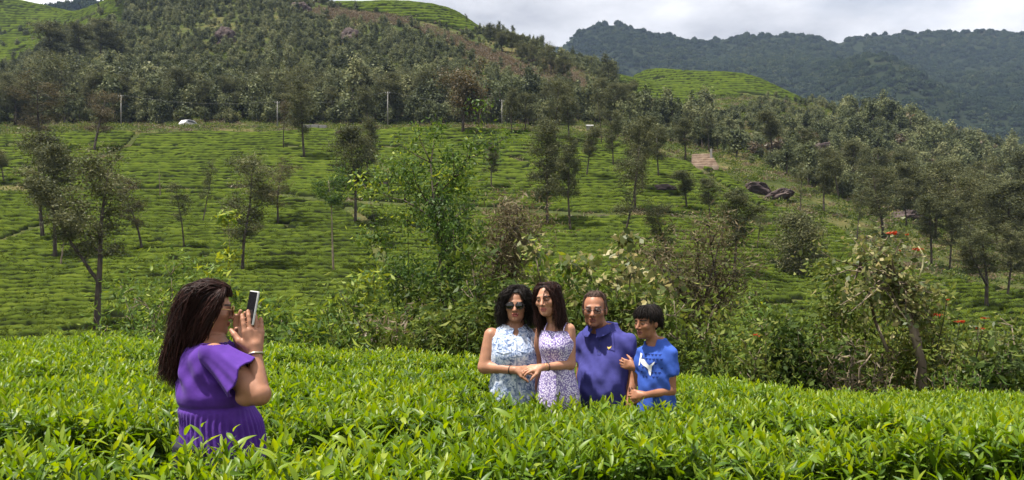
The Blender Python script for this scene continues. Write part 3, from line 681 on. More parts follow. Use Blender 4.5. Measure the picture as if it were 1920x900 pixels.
# lower storey: old dark leaves and bare wood
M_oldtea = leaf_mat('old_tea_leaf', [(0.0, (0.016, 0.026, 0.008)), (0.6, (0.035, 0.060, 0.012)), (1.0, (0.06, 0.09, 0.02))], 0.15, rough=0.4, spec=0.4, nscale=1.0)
lows = []
for i in range(4):
    v, f, tt = shoot(450 + i, 9, 0.22, 0.10, 0.2)
    w = MB()
    for j in range(4):
        a = r.uniform(0, 6.28); pp, rr = limb(r, (0, 0, -0.55), (math.cos(a) * .35, math.sin(a) * .35, 1), 0.48, 0.008, 4, 0.2, 0.1); w.tube(pp, rr, 4)
    wv = np.array(w.V); wf4 = np.array([x for x in w.F if len(x) == 4])
    lows.append(proto('low', mesh_np('low', np.concatenate([v, wv]), np.concatenate([f, wf4 + len(v)]), [M_oldtea, M_barkpale], True, face_attr={'tint': np.concatenate([tt, np.zeros(len(wf4))])}, mat_idx=np.concatenate([np.zeros(len(f)), np.ones(len(wf4))]))))
X, Y, g, q = tea_scatter(7000, 0.72, 9)
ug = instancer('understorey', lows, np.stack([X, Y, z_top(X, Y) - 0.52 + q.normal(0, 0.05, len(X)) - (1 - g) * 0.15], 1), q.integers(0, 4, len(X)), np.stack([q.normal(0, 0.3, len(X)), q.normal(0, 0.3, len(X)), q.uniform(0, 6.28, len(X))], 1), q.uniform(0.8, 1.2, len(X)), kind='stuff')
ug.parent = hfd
# the leaves nearest the lens, one by one
q = rng(77); lm = []
for i in range(10):
    v, f = leaf_grid(q.uniform(0.09, 0.13), q.uniform(0.028, 0.038), q.uniform(0.2, 0.9), q.uniform(0.2, 0.5), 8, q.uniform(0, 0.12))
    lm.append(mesh_np('leaf', v, f, [M_tea], True, face_attr={'tint': np.full(len(f), q.uniform(0.4, 0.85))}))
nleaf = 0; tries = 0
while nleaf < 300 and tries < 2000:
    tries += 1
    Y_ = 2.25 + 1.5 * q.random() ** 1.3; X_ = q.uniform(-0.66, 0.66) * Y_
    if gapf(np.array([X_]), np.array([Y_]))[0] < 0.6 or math.hypot(X_ + 1.42, Y_ - 3.78) < 0.36: continue
    z_ = float(z_tea(np.array([X_]), np.array([Y_]))[0]) - 0.17 + q.normal(0, 0.03); az = q.uniform(0, 6.28)
    nl = int(q.integers(5, 8))
    for i in range(nl):
        if nleaf >= 300: break
        t = (i + 0.3) / nl
        o = link('leaf', lm[int(q.integers(0, 10))], hfd); nleaf += 1
        o.location = (X_, Y_, z_ + 0.19 * t)
        o.rotation_euler = (Matrix.Rotation(az, 3, 'Z') @ Matrix.Rotation(math.radians(8 + 62 * t ** 1.3 + q.normal(0, 9)), 3, 'X') @ Matrix.Rotation(q.normal(0, 0.35), 3, 'Y')).to_euler()
        s_ = q.uniform(0.55, 0.9) * (1.1 - 0.4 * t ** 3); o.scale = (s_, s_, s_); az += 2.4 + q.normal(0, 0.3)
# ------------------------------------------------------------------ single trees on the slope
oakA = [make_tree('oak', 500 + i, 10, [2.0, 1.75, 2.2, 1.55][i % 4], [0.36, 0.42, 0.30, 0.40][i % 4], 30, 0.17, 8600, ['oval', 'oval', 'dome', 'column'][i % 4], M_oak, clump=0.30) for i in range(6)]
oakS = [make_tree('oak', 520 + i, 10, 1.6, [0.42, 0.5, 0.36][i], 17, 0.15, 3400, 'oval', [M_oak, M_oakred, M_oak][i], clump=0.26, trunk_r=0.10) for i in range(3)]
oakD = [make_tree('oak', 540 + i, 10, [2.1, 1.5][i], [0.36, 0.26][i], 38, 0.17, 12000, ['oval', 'column'][i], M_oak, clump=0.36) for i in range(2)]
oakR = [make_tree('oak', 550 + i, 10, [1.9, 2.2][i], 0.30, 22, 0.16, 5000, 'dome', M_oakred, clump=0.30, trunk_r=0.12) for i in range(2)]
oakF = make_tree('oak', 560, 10, 1.75, 0.46, 30, 0.15, 10500, 'dome', M_oak, fork=True, clump=0.30, trunk_r=0.16, asc=1.0)
flatT = make_tree('flat', 565, 10, 1.7, 0.72, 13, 0.20, 3000, 'flat', M_fresh, M_barkpale, trunk_r=0.10, asc=0.25, clump=0.30, droop=0.6)
bushT = make_tree('bush', 570, 10, 4.2, 0.10, 34, 0.30, 6500, 'dome', M_oak, clump=0.7, trunk_r=0.22)
autT = make_tree('autumn', 575, 10, 4.3, 0.38, 30, 0.34, 8500, 'dome', M_autumn, clump=0.75, trunk_r=0.25, asc=0.5)
conif = make_tree('conifer', 580, 10, 2.6, 0.12, 40, 0.34, 3200, 'cone', M_oak, clump=0.42, trunk_r=0.16, asc=0.15, droop=0.8)
wispy = make_tree('wispy', 585, 10, 2.0, 0.22, 30, 0.16, 3000, 'oval', M_oakred, M_barkpale, clump=0.42, trunk_r=0.10, asc=1.0)
# px, base row, top row, width factor, kind, label
TREES = [
 (182, 630, 285, 1.05, oakF, 'tall forked silver oak rising just behind the left edge of the near tea bed'),
 (80, 452, 238, 1.15, oakA[0], 'tall silver oak at far left, left one of a close pair'),
 (103, 488, 262, 1.1, oakA[1], 'tall silver oak at far left, right one of a close pair'),
 (267, 472, 330, 1.2, oakR[0], 'short rusty silver oak standing over its round shadow, right of the forked oak'),
 (345, 470, 338, 1.15, oakS[0], 'thin sparse silver oak between the rusty oak and the woman holding a phone'),
 (380, 422, 288, 0.8, oakS[2], 'slim narrow tree above and behind the thin sparse oak on the left'),
 (455, 514, 294, 1.0, oakA[2], 'silver oak with slightly bent trunk above the phone'),
 (521, 420, 306, 1.35, oakR[1], 'small reddish oak with low branches above the dark shadow, centre left'),
 (626, 516, 322, 1.0, flatT, 'slender pale trunked tree with flat light green crown'),
 (666, 422, 232, 1.05, oakD[0], 'dense dark oval silver oak left of the big leafy tree'),
 (688, 352, 222, 0.9, oakA[3], 'oak half hidden behind the dense dark oval oak'),
 (532, 282, 182, 1.0, oakS[1], 'left of two thin bare trunked oaks below the road'),
 (571, 300, 148, 1.0, oakA[4], 'right and taller of two thin bare trunked oaks below the road'),
 (176, 286, 166, 1.9, oakR[0], 'brown crowned oak by the road at left'),
 (78, 285, 158, 2.2, oakR[1], 'broad olive brown tree by the road at far left'),
 (8, 345, 272, 1.7, oakA[5], 'small dark tree cut by the left border of the view'),
 (868, 252, 146, 1.0, autT, 'broad orange brown tree at the road above the big leafy tree'),
 (1027, 428, 218, 0.95, oakD[1], 'tall dense column shaped oak right of centre'),
 (1070, 436, 258, 0.85, oakA[3], 'fuzzy grey green oak next to the column shaped oak'),
 (1165, 482, 262, 1.0, oakS[2], 'open sparse oak in front of the terrace track, right of centre'),
 (1190, 398, 222, 0.95, oakA[0], 'slim oak with bare lower trunk on the terrace track'),
 (1205, 362, 210, 0.9, oakA[1], 'oak behind the slim one on the terrace track'),
 (1250, 486, 384, 1.5, oakA[2], 'short round crowned oak right of the sparse oak'),
 (1288, 395, 318, 2.1, oakA[5], 'low spreading oak below the earth steps'),
 (1376, 522, 350, 1.15, oakA[4], 'straight oak with long shadow to its right on the right slope'),
 (922, 356, 268, 1.1, oakA[3], 'small oak peeking out right of the big leafy tree'),
 (1128, 272, 148, 0.85, oakS[0], 'thin tall tree on the crest of the tea hill'),
 (1066, 268, 176, 1.25, oakA[1], 'medium oak on the crest left of the thin tall tree'),
 (1040, 262, 150, 1.0, oakA[2], 'dark oak on the crest above the column shaped oak'),
 (1285, 302, 218, 1.4, oakA[0], 'oak standing left above the earth steps'),
 (1330, 285, 205, 1.2, oakS[0], 'pale stemmed tree behind the earth steps'),
 (1500, 398, 296, 0.9, oakS[2], 'thin tree right of the long rock'),
 (1545, 400, 300, 1.35, oakA[3], 'left of two oaks at the top of the right grassy slope'),
 (1572, 372, 268, 1.25, oakA[5], 'right of two oaks at the top of the right grassy slope'),
 (1517, 338, 236, 0.9, oakA[1], 'tall slim tree at the edge of the right wood'),
 (1607, 452, 348, 1.1, oakS[0], 'sparse oak left of the oak with the round crown, right slope'),
 (1656, 446, 312, 1.3, oakA[2], 'oak with round crown on the right slope above the flowering tree'),
 (1700, 425, 330, 1.2, oakA[0], 'oak beyond the small tea patch on the right slope'),
 (1746, 500, 362, 1.1, oakA[1], 'left of two tall dark oaks right of the flowering tree'),
 (1780, 508, 368, 0.9, oakA[4], 'right of two tall dark oaks right of the flowering tree'),
 (1822, 452, 318, 1.5, oakA[5], 'broad oak in the second row near the right border'),
 (1850, 584, 418, 1.25, oakF, 'leaning forked oak near the right border'),
 (1888, 562, 420, 1.1, oakA[3], 'straight oak next to the leaning forked oak'),
 (1922, 556, 426, 1.2, oakA[0], 'oak cut by the right border of the view'),
 (1870, 470, 350, 1.3, oakA[2], 'oak between the broad oak and the right border'),
 (1450, 300, 205, 1.7, oakA[5], 'dark tree in the wood above the long rock'),
 (1100, 335, 235, 1.1, oakA[5], 'oak in the upper tea rows left of the sparse oak'),
 (1150, 315, 205, 0.9, oakA[2], 'slender oak in the upper tea rows below the thin tall crest tree'),
 (1235, 335, 232, 1.1, oakA[4], 'oak at the crest edge between the terrace oaks and the earth steps'),
 (1330, 420, 330, 1.2, oakA[1], 'oak just below the low brown rock, right of centre'),
 (1420, 470, 385, 1.2, oakS[0], 'small open oak under the long rock ledge'),
 (960, 250, 165, 1.0, oakA[3], 'narrow oak on the crest right of the bright pole'),
 (985, 245, 170, 1.2, oakD[0], 'dense dark oak on the crest above the column shaped oak'),
 (690, 240, 160, 1.3, oakA[4], 'oak by the road above the dense oval oak'),
 (1143, 172, 96, 1.0, conif, 'dark conifer on the ridge beside the bright tea mound'),
 (875, 50, 24, 1.0, oakS[0], 'single thin tree on the skyline of the wooded hill'),
 (100, 130, 38, 2.4, oakA[0], 'tall grey tree on the hilltop at upper left'),
 (150, 128, 42, 1.9, oakA[1], 'dark tree beside the tall grey tree at upper left'),
 (185, 122, 32, 1.5, oakA[4], 'thin tree left of the rounded dark tree at upper left'),
 (222, 110, 60, 2.6, oakA[2], 'rounded dark tree on the hilltop at upper left'),
]
for i, (px_, by_, ty_, wd, kind, lab) in enumerate(TREES):
    dm = 150 if by_ < 240 else 38
    b = hit(px_, by_, dm); hgt_ = (by_ - ty_) / FPX * b.y
    stand('tree', kind, b, lab, 'tree', hgt_, 10.0, (i * 1.7) % 6.28, wd)
# belt of dark trees along the upper side of the road
q = rng(91)
for i in range(46):
    px_ = -60 + i * 27.5 + q.uniform(-9, 9); Y_ = q.uniform(157, 176); X_ = (px_ - 960) / FPX * Y_
    z_ = float(HG([[X_, Y_]])[0]); hgt_ = q.uniform(5.5, 10.5) * (0.75 if 880 < px_ < 1100 else 1.0)
    stand('tree', [oakA[0], oakA[2], oakD[0], oakA[5], bushT, oakA[3]][int(q.integers(0, 6))], (X_, Y_, z_), 'dark tree in the close belt along the upper side of the road', 'tree', hgt_, 10, q.uniform(0, 6.28), q.uniform(1.2, 1.7) if i % 5 else 1.0, group='roadside tree belt')
for i in range(17):                                                      # dark stand on the shoulder of the hill, against the sky
    px_ = 920 + i * 8.5 + q.uniform(-4, 4); py_ = np.interp(px_, [920, 1060], [66, 140]) + q.uniform(4, 26)
    b = hit(px_, py_, 160)
    stand('tree', [oakA[0], oakA[2], oakD[0], conif][int(q.integers(0, 4))], b, 'dark tree of the stand on the hill shoulder against the sky', 'tree', q.uniform(4.5, 8), 10, q.uniform(0, 6.28), q.uniform(1.0, 1.6), group='skyline stand of trees')
for i, (px_, by_) in enumerate(((1590, 345), (1640, 375), (1690, 360), (1735, 420), (1775, 395), (1800, 430), (1845, 410), (1880, 440), (1905, 400), (1935, 450), (1760, 455), (1820, 500), (1900, 505), (1720, 385))):
    b = hit(px_ + q.uniform(-8, 8), by_, 60)
    stand('tree', [oakA[0], oakA[2], oakD[0], oakA[5], oakD[1]][i % 5], b, 'grey green oak of the loose grove in the valley on the right', 'tree', q.uniform(7.5, 10.5), 10, q.uniform(0, 6.28), q.uniform(1.1, 1.5), group='valley grove of oaks')
# dead snags
for (px_, by_, ty_, lab) in ((113, 505, 432, 'bare broken snag at the foot of the left pair of oaks'), (300, 372, 314, 'small bare snag on the terrace track at left')):
    b = hit(px_, by_); h_ = (by_ - ty_) / FPX * b.y; mb = MB(); q2 = rng(px_)
    pp, rr = limb(q2, (0, 0, -0.2), (0.05, 0, 1), h_, 0.09, 6, 0.06, 0.2); mb.tube(pp, rr, 6); 
    for j in (2, 3, 4): p2, r2 = limb(q2, pp[j], (q2.normal(), q2.normal(), 0.7), h_ * 0.22, 0.03, 3); mb.tube(p2, r2, 4)
    o = mb.build('dead_tree', M_barkpale, None, True); o.location = b; o['label'] = lab; o['category'] = 'dead tree'
# ------------------------------------------------------------------ shrubs and saplings on the bank behind the tea bed
def make_shrub(seed, Ht, R, nst=7, nleaf=3000, leaf=0.08, aspect=0.45, clump=0.16, spread=0.5, bare=0.25, stem_r=0.018, levels=3, jit=0.7, bright=0.25, tlo=0.15, thi=0.65, lean=(0, 0), fitR=1.0):
    q = rng(seed); mb = MB(); ends = []
    for k in range(nst):
        th = q.uniform(0, 6.28); s = spread * q.uniform(0.2, 1.0)
        p0 = (q.normal() * 0.06 * R, q.normal() * 0.06 * R, -0.15)
        pp, rr = limb(q, p0, (math.cos(th) * s + lean[0], math.sin(th) * s + lean[1], 1), Ht * q.uniform(0.65, 1.0), stem_r * q.uniform(0.7, 1.2), 7, 0.10, 0.05); mb.tube(pp, rr, 5)
        for j in range(2, 8):
            if j / 7 < bare: continue
            ends.append((pp[j], j / 7))
            for _ in range(levels):
                t2 = q.uniform(0, 6.28); L_ = R * 0.5 * q.uniform(0.4, 1.1) * (1.15 - 0.5 * j / 7)
                p2, r2 = limb(q, pp[j], (math.cos(t2), math.sin(t2), q.uniform(0.1, 1.1)), L_, stem_r * 0.4, 4, 0.2, 0.05); mb.tube(p2, r2, 3)
                ends.append((p2[2], j / 7)); ends.append((p2[4], j / 7))
    E = np.array([list(e_[0]) for e_ in ends]); S = np.array([e_[1] for e_ in ends])
    w = q.uniform(0.1, 1.6, len(E)); ei = q.choice(len(E), nleaf, p=w / w.sum())
    k = fitR / max(np.percentile(np.abs(E[:, 0]), 90), 1e-3); kz = Ht / max(E[:, 2].max(), 1e-3)      # fit to its surveyed size
    E = E * (k, k, kz); mb.V = [(a * k, b * k, c * kz) for a, b, c in mb.V]
    C = E[ei] + q.normal(size=(nleaf, 3)) * clump * (1, 1, 0.7)
    v, f = leafcloud_out(C, (C - E[ei]) / clump + (0, 0, 0.9), np.full(nleaf, leaf), q, aspect, jit)
    ct = q.uniform(tlo, thi, len(E)); tint = np.clip(ct[ei] + q.normal(0, 0.12, nleaf) + bright * (q.random(nleaf) < 0.12) + bright * (S[ei] > 0.85) * q.random(nleaf), 0, 1)
    return mb, (v, f, tint)
def shrub(name, px, top, wpx, d, mat, label, seed, base=None, bark=None, category='shrub', **kw):
    kw['leaf'] = kw.get('leaf', .08) * 1.35; kw['nleaf'] = int(kw.get('nleaf', 3000) * 1.25); kw['tlo'] = kw.get('tlo', .15) + .08; kw['thi'] = kw.get('thi', .65) + .12
    X_ = (px - 960) / FPX * d
    zg = float(near_ground(np.array([[X_, d]]))[0]) if base is None else CAMZ + (HZY - base) / FPX * d
    Ht = CAMZ + (HZY - top) / FPX * d - zg; R = wpx / 2 / FPX * d
    mb, (v, f, tint) = make_shrub(seed, Ht, R, fitR=R * .9, **kw)
    t = empty(name, (X_, d, zg), label, category)
    link('stems', mb.mesh('stems', bark or M_barkpale, True), t); link('leaves', mesh_np('leaves', v, f, [mat], face_attr={'tint': tint}), t)
    return t
shrub('shrub', 335, 492, 215, 12.0, M_fresh, 'airy light green ferny shrub behind the woman holding a phone', 1, nleaf=3600, leaf=0.075, aspect=0.25, clump=0.20, spread=0.8, tlo=0.3, thi=0.7)
shrub('sapling', 440, 402, 46, 12.5, M_fresh, 'thin light green sapling rising behind the phone', 2, nleaf=420, leaf=0.10, nst=2, spread=0.12, bare=0.3, aspect=0.35, clump=0.10, category='sapling', tlo=0.4, thi=0.8)
shrub('shrub', 245, 560, 120, 11.0, M_fresh, 'low ferny shrub left of the long haired woman', 3, nleaf=1500, leaf=0.07, aspect=0.25, clump=0.16, spread=0.9, tlo=0.3, thi=0.65)
shrub('shrub', 555, 566, 170, 10.8, M_fresh, 'low bright green shrub to the right of the raised phone', 4, nleaf=2600, leaf=0.09, aspect=0.3, clump=0.15, spread=0.9, tlo=0.25, thi=0.6)
# the big leafy tree in the middle
X_ = (858 - 960) / FPX * 13.2; zg_ = float(near_ground(np.array([[X_, 13.2]]))[0]); Ht_ = CAMZ + (HZY - 250) / FPX * 13.2 - zg_
bigm = make_tree('leafy', 640, Ht_, 1.45, 0.34, 34, 0.075, 9500, 'dome', M_fresh, M_bark, lean=-0.03, trunk_r=0.075, asc=0.75, clump=0.15, aspect=0.42, bright_top=0.6, shift=-0.18)
stand('leafy_tree', bigm, (X_, 13.2, zg_), 'tall leafy tree with yellow green shoots in the middle of the bank', 'tree', Ht_, Ht_, 0.6, 0.78)
shrub('leafy_tree', 775, 300, 150, 13.6, M_fresh, 'slimmer leafy tree touching the left side of the tall one on the bank', 41, nst=4, nleaf=4200, leaf=0.062, aspect=0.42, clump=0.18, spread=0.14, bare=0.35, stem_r=0.03, levels=4, bark=M_bark, category='tree', tlo=-0.02, thi=0.4, bright=0.45)
shrub('shrub', 690, 515, 190, 11.8, M_fresh, 'shrub with yellow green sprays at the left foot of the big leafy tree', 6, nleaf=3200, leaf=0.09, aspect=0.32, clump=0.15, spread=0.8, tlo=0.2, thi=0.75, bright=0.5)
shrub('shrub', 800, 530, 190, 11.4, M_shrub, 'dark green shrub under the big leafy tree', 7, nleaf=4200, leaf=0.075, aspect=0.35, clump=0.16, spread=0.8)
shrub('shrub', 655, 575, 130, 10.4, M_fresh, 'clump of long narrow leaves left of the dry brown brush', 8, nleaf=1700, leaf=0.13, aspect=0.18, clump=0.12, spread=0.9, tlo=0.25, thi=0.65)
shrub('shrub', 738, 588, 110, 10.3, M_dry, 'dry brown brush below the big leafy tree', 9, nleaf=900, leaf=0.09, aspect=0.2, clump=0.16, spread=0.8, bark=M_barkpale, nst=14)
shrub('shrub', 850, 565, 150, 10.2, M_shrub, 'leafy green shrub left behind the woman in sunglasses', 10, nleaf=3000, leaf=0.10, aspect=0.28, clump=0.15, spread=0.8, tlo=0.25, thi=0.7)
shrub('shrub', 935, 375, 120, 19.0, M_oakred, 'brown wispy bush standing behind the curly haired woman', 11, base=560, nst=9, nleaf=4200, leaf=0.11, aspect=0.2, clump=0.28, spread=0.35, bare=0.2, bark=M_bark)
shrub('shrub', 925, 475, 190, 12.2, M_shrub, 'dense dark green shrub directly above the curly haired woman', 12, nleaf=5200, leaf=0.085, aspect=0.38, clump=0.18, spread=0.6, tlo=0.05, thi=0.45)
shrub('shrub', 1030, 470, 110, 11.0, M_fresh, 'yellow green shrub above the young woman in lavender', 13, nleaf=2200, leaf=0.09, aspect=0.4, clump=0.14, spread=0.5, tlo=0.2, thi=0.6)
shrub('shrub', 1112, 452, 185, 10.6, M_creamy, 'shrub with pale cream tipped broad leaves behind the man in the polo shirt', 14, nst=9, nleaf=1900, leaf=0.085, aspect=0.6, clump=0.13, spread=0.5, bare=0.15, tlo=0.0, thi=0.42, bright=0.5, levels=3, bark=M_bark)
shrub('shrub', 1050, 540, 150, 10.5, M_shrub, 'dark undergrowth shrub between the young woman and the man', 15, nleaf=2600, leaf=0.08, aspect=0.4, clump=0.15, spread=0.8, tlo=0.05, thi=0.45)
shrub('sapling', 1196, 446, 40, 11.2, M_creamy, 'single thin sapling rising above the boy', 16, nst=1, nleaf=130, leaf=0.11, aspect=0.55, clump=0.08, spread=0.05, bare=0.6, category='sapling', tlo=0.3, thi=0.8)
shrub('shrub', 1160, 560, 130, 10.3, M_shrub, 'green shrub between the man and the boy', 17, nleaf=2300, leaf=0.085, aspect=0.4, clump=0.15, spread=0.8)
shrub('shrub', 1312, 415, 160, 17.0, M_oakred, 'tall brown wispy tree right behind the boy', 18, base=640, nst=7, nleaf=4600, leaf=0.10, aspect=0.2, clump=0.30, spread=0.25, bare=0.25, stem_r=0.03, bark=M_bark, category='tree')
shrub('shrub', 1275, 560, 130, 10.4, M_shrub, 'ragged shrub just right of the boy', 19, nleaf=2300, leaf=0.08, aspect=0.35, clump=0.15, spread=0.8)
shrub('shrub', 1370, 575, 190, 11.0, M_fresh, 'ferny shrub with one red flower right of the boy', 20, nleaf=3200, leaf=0.085, aspect=0.25, clump=0.17, spread=0.9, tlo=0.15, thi=0.55)
shrub('shrub', 1425, 605, 150, 10.2, M_shrub, 'tangled shrub over a bare leaning stick', 21, nleaf=2300, leaf=0.075, aspect=0.35, clump=0.16, spread=0.9)
shrub('shrub', 1505, 505, 210, 11.6, M_shrub, 'olive green tangled shrub left of the flowering tree', 22, nleaf=4600, leaf=0.08, aspect=0.3, clump=0.18, spread=0.8, tlo=0.15, thi=0.6)
shrub('shrub', 1490, 590, 110, 9.9, M_shrub, 'small dark glossy bush in front of the tangled shrubs', 23, nleaf=2200, leaf=0.075, aspect=0.4, clump=0.12, spread=0.8, tlo=0.0, thi=0.3)
shrub('shrub', 1590, 610, 200, 10.0, M_dry, 'dry brown brush at the foot of the flowering tree', 24, nst=18, nleaf=1500, leaf=0.08, aspect=0.18, clump=0.16, spread=1.0, bark=M_barkpale)
shrub('shrub', 1620, 540, 180, 11.2, M_shrub, 'green shrub behind the stem of the flowering tree', 25, nleaf=3600, leaf=0.08, aspect=0.35, clump=0.17, spread=0.8)
shrub('shrub', 1790, 585, 190, 10.6, M_shrub, 'shrub with scattered orange flowers right of the leaning stem', 26, nleaf=3200, leaf=0.075, aspect=0.3, clump=0.17, spread=0.9, tlo=0.2, thi=0.75)
shrub('shrub', 1875, 610, 170, 10.2, M_creamy, 'yellowish shrub near the right border', 27, nleaf=2400, leaf=0.07, aspect=0.35, clump=0.16, spread=0.9, tlo=0.05, thi=0.45)
shrub('shrub', 1862, 655, 120, 9.6, M_shrub, 'dark broad leaved plant at the right end of the tea edge', 28, nleaf=1300, leaf=0.09, aspect=0.45, clump=0.12, spread=0.9, tlo=0.0, thi=0.3)
shrub('shrub', 1960, 600, 200, 10.2, M_shrub, 'green shrub cut by the right border', 29, nleaf=2600, leaf=0.08, aspect=0.35, clump=0.16, spread=0.9)
shrub('fern', 1785, 688, 140, 9.5, M_fresh, 'low fern at the back edge of the tea, right', 30, nst=12, nleaf=1200, leaf=0.07, aspect=0.22, clump=0.08, spread=1.6, category='fern', tlo=0.25, thi=0.6)
# dense round bush of an oak on the slope, right of centre
b = hit(1500, 522); dn = make_tree('bush', 599, 10, 3.2, 0.06, 36, 0.34, 9000, 'oval', M_oak, clump=0.75, trunk_r=0.2)
stand('tree', dn, b, 'dense bushy oak without visible trunk on the right slope', 'tree', 122 / FPX * b.y, 10, 0.4, 1.15)
# the flowering tree with its leaning stem
d_ = 10.3; B = at(1732, 700, d_); B.z = float(near_ground(np.array([[B.x, d_]]))[0])
ft = empty('flowering_tree', B, 'leaning tree with pale broad leaves and red flowers at right', 'tree')
q = rng(61); mb = MB(); L0 = lambda px, py, dd=0.0: at(px, py, d_ + dd) - B
stem = [Vector((0, 0, -0.2)), L0(1728, 680), L0(1712, 620), L0(1692, 560), L0(1672, 510)]
mb.tube(stem, [0.06, 0.055, 0.046, 0.038, 0.026], 8)
mb.tube([L0(1728, 690, .1), L0(1722, 640, .12), L0(1705, 585, .1), L0(1700, 520, .15)], [0.05, 0.045, 0.035, 0.02], 7)
mb.tube([L0(1640, 600, .3), L0(1628, 540, .3), L0(1612, 500, .3)], [0.02, 0.017, 0.012], 5); mb.tube([L0(1665, 660, .2), L0(1640, 600, .3)], [0.024, 0.02], 5)
tips = []
for k in range(60):
    src = stem[3].lerp(stem[4], q.uniform(0.1, 1)) if k % 4 else L0(1612, 500, .3)
    tgt = L0(q.normal(1655, 52), q.uniform(440, 600), q.normal(0, 0.32))
    if k % 3 == 0: tgt = L0(q.uniform(1690, 1760), q.uniform(520, 620), q.normal(0, 0.3))
    mid = src.lerp(tgt, 0.5) + Vector(q.normal(size=3)) * 0.05 + Vector((0, 0, 0.05))
    mb.tube([src, mid, tgt], [0.016, 0.010, 0.005], 4); tips += [mid, tgt, mid.lerp(tgt, 0.5)]
mb.build('trunk', M_barkpale, ft, True)
E = np.array([list(p) for p in tips]); n = 1700; ei = q.integers(0, len(E), n); C = E[ei] + q.normal(size=(n, 3)) * 0.10
v, f = leafcloud_out(C, (C - E[ei]) * 8 + (0, 0, 0.9), np.full(n, 0.088), q, 0.6, 0.7)
link('crown', mesh_np('crown', v, f, [M_creamy], face_attr={'tint': np.clip(q.normal(0.5, 0.2, n) + 0.3 * (q.random(n) < 0.18), 0, 1)}), ft)
stalk = MB(); stalk.tube([L0(1722, 462), L0(1732, 480), L0(1730, 500), L0(1722, 524)], [0.008, 0.011, 0.011, 0.006], 6); stalk.build('pod', plain_mat('pale_pod', (0.42, 0.40, 0.22), 0.6), ft, True)
M_red = leaf_mat('red_petal', [(0.0, (0.25, 0.03, 0.012)), (1.0, (0.46, 0.09, 0.025))], 0.3, nscale=5, obj_rand=0.1)
def flower_mesh(seed, R):
    q = rng(seed); n = 26; C = q.normal(size=(n, 3)) * R * (0.75, 0.6, 0.35); v, f = leafcloud_out(C, C + (0, 0, 0.02), np.full(n, R * 1.5), q, 0.45, 0.6)
    return mesh_np('flower', v, f, [M_red], face_attr={'tint': q.random(n)})
fm = [flower_mesh(i, 0.055) for i in range(4)]
for i, (px_, py_, s_) in enumerate([(1673, 437, 1.1), (1720, 467, 1.2), (1688, 470, 0.5), (1757, 590, 0.9), (1700, 440, 0.5)]):
    o = link('flower', fm[i % 4], ft, L0(px_, py_, -0.15)); o.scale = (s_ * .6, s_ * .6, s_ * 0.5)
for i, (px_, py_, s_, lab) in enumerate([(1800, 603, 1.0, 'orange red flower spray on the shrub right of the leaning stem'), (1846, 596, 0.8, 'small orange flower spray high in the shrub at right'), (1842, 617, 0.9, 'orange flower spray lower in the shrub at right'), (1420, 628, 0.9, 'single red flower on the ferny shrub right of the boy'), (1775, 562, 0.6, 'tiny red flower above the orange sprays')]):
    p_ = at(px_, py_, 10.05); st_ = MB(); 
    t_ = empty('flower_spray', p_, lab, 'flower'); link('flower', fm[i % 4], t_).scale = (s_ * .7, s_ * .6, s_ * 0.4)
    st_.tube([(0, 0, 0), (0.03, 0.12, -0.25), (0.02, 0.3, -0.7)], [0.004, 0.005, 0.007], 4); st_.build('stalk', M_bark, t_)
# bare sticks in the brush
q = rng(66)
for (x0, y0, x1, y1, lab) in ((1598, 700, 1592, 650, 'pale broken stick standing in the dry brush'), (1612, 690, 1634, 664, 'pale forked stick leaning right in the dry brush'), (1432, 720, 1400, 665, 'dark bare stick leaning in the shrubs right of the boy'), (1716, 715, 1720, 690, 'short pale stake at the tea edge')):
    p0, p1 = at(x0, y0, 9.75), at(x1, y1, 9.75); mb = MB(); v1 = p1 - p0
    mb.tube([Vector((0, 0.05, -0.45)), Vector((0, 0, 0)), v1 * 0.5 + Vector(q.normal(size=3)) * 0.012, v1], [0.014, 0.013, 0.012, 0.008], 6)
    o = mb.build('stick', M_barkpale, None, True); o.location = p0; o['label'] = lab; o['category'] = 'stick'
# low tangle along the whole bank
bw = []
for i in range(5):
    n = 130; C = r.normal(size=(n, 3)) * (0.22, 0.22, 0.15) + (0, 0, 0.2); v, f = leafcloud_out(C, C * (1, 1, 0.5) + (0, 0, 0.1), np.full(n, 0.075), r, [0.3, 0.4, 0.22, 0.18, 0.35][i], 0.7)
    bw.append(proto('bw', mesh_np('bw', v, f, [[M_shrub, M_shrub, M_fresh, M_dry, M_shrub][i]], face_attr={'tint': np.clip(r.normal(0.4, 0.2, n), 0, 1)})))
n = 1500; Y = r.uniform(9.7, 13.5, n); u = r.uniform(-0.42, 0.85, n); X = u * Y
k = ((X > -1.9) | (r.random(n) < 0.45)); X, Y = X[k], Y[k]; z = near_ground(np.stack([X, Y], 1)); n = len(X)
rise = np.interp(X, [-4, -1.5, 0, 2, 3, 7], [0.45, 0.7, 0.85, 0.75, 0.55, 0.55])
z2 = z + r.uniform(0, 1, n) * rise
kk = r.integers(0, 5, n); kk = np.where((X > 3.4) & (X < 4.8) & (r.random(n) < 0.3), 3, np.where(kk == 3, 1, kk))
instancer('bank_undergrowth', bw, np.stack([X, Y, z2], 1), kk, np.stack([r.normal(0, .3, n), r.normal(0, .3, n), r.uniform(0, 6.28, n)], 1), r.uniform(0.7, 1.5, n), kind='stuff', label='tangled weeds on the bank behind the tea bed', category='undergrowth')
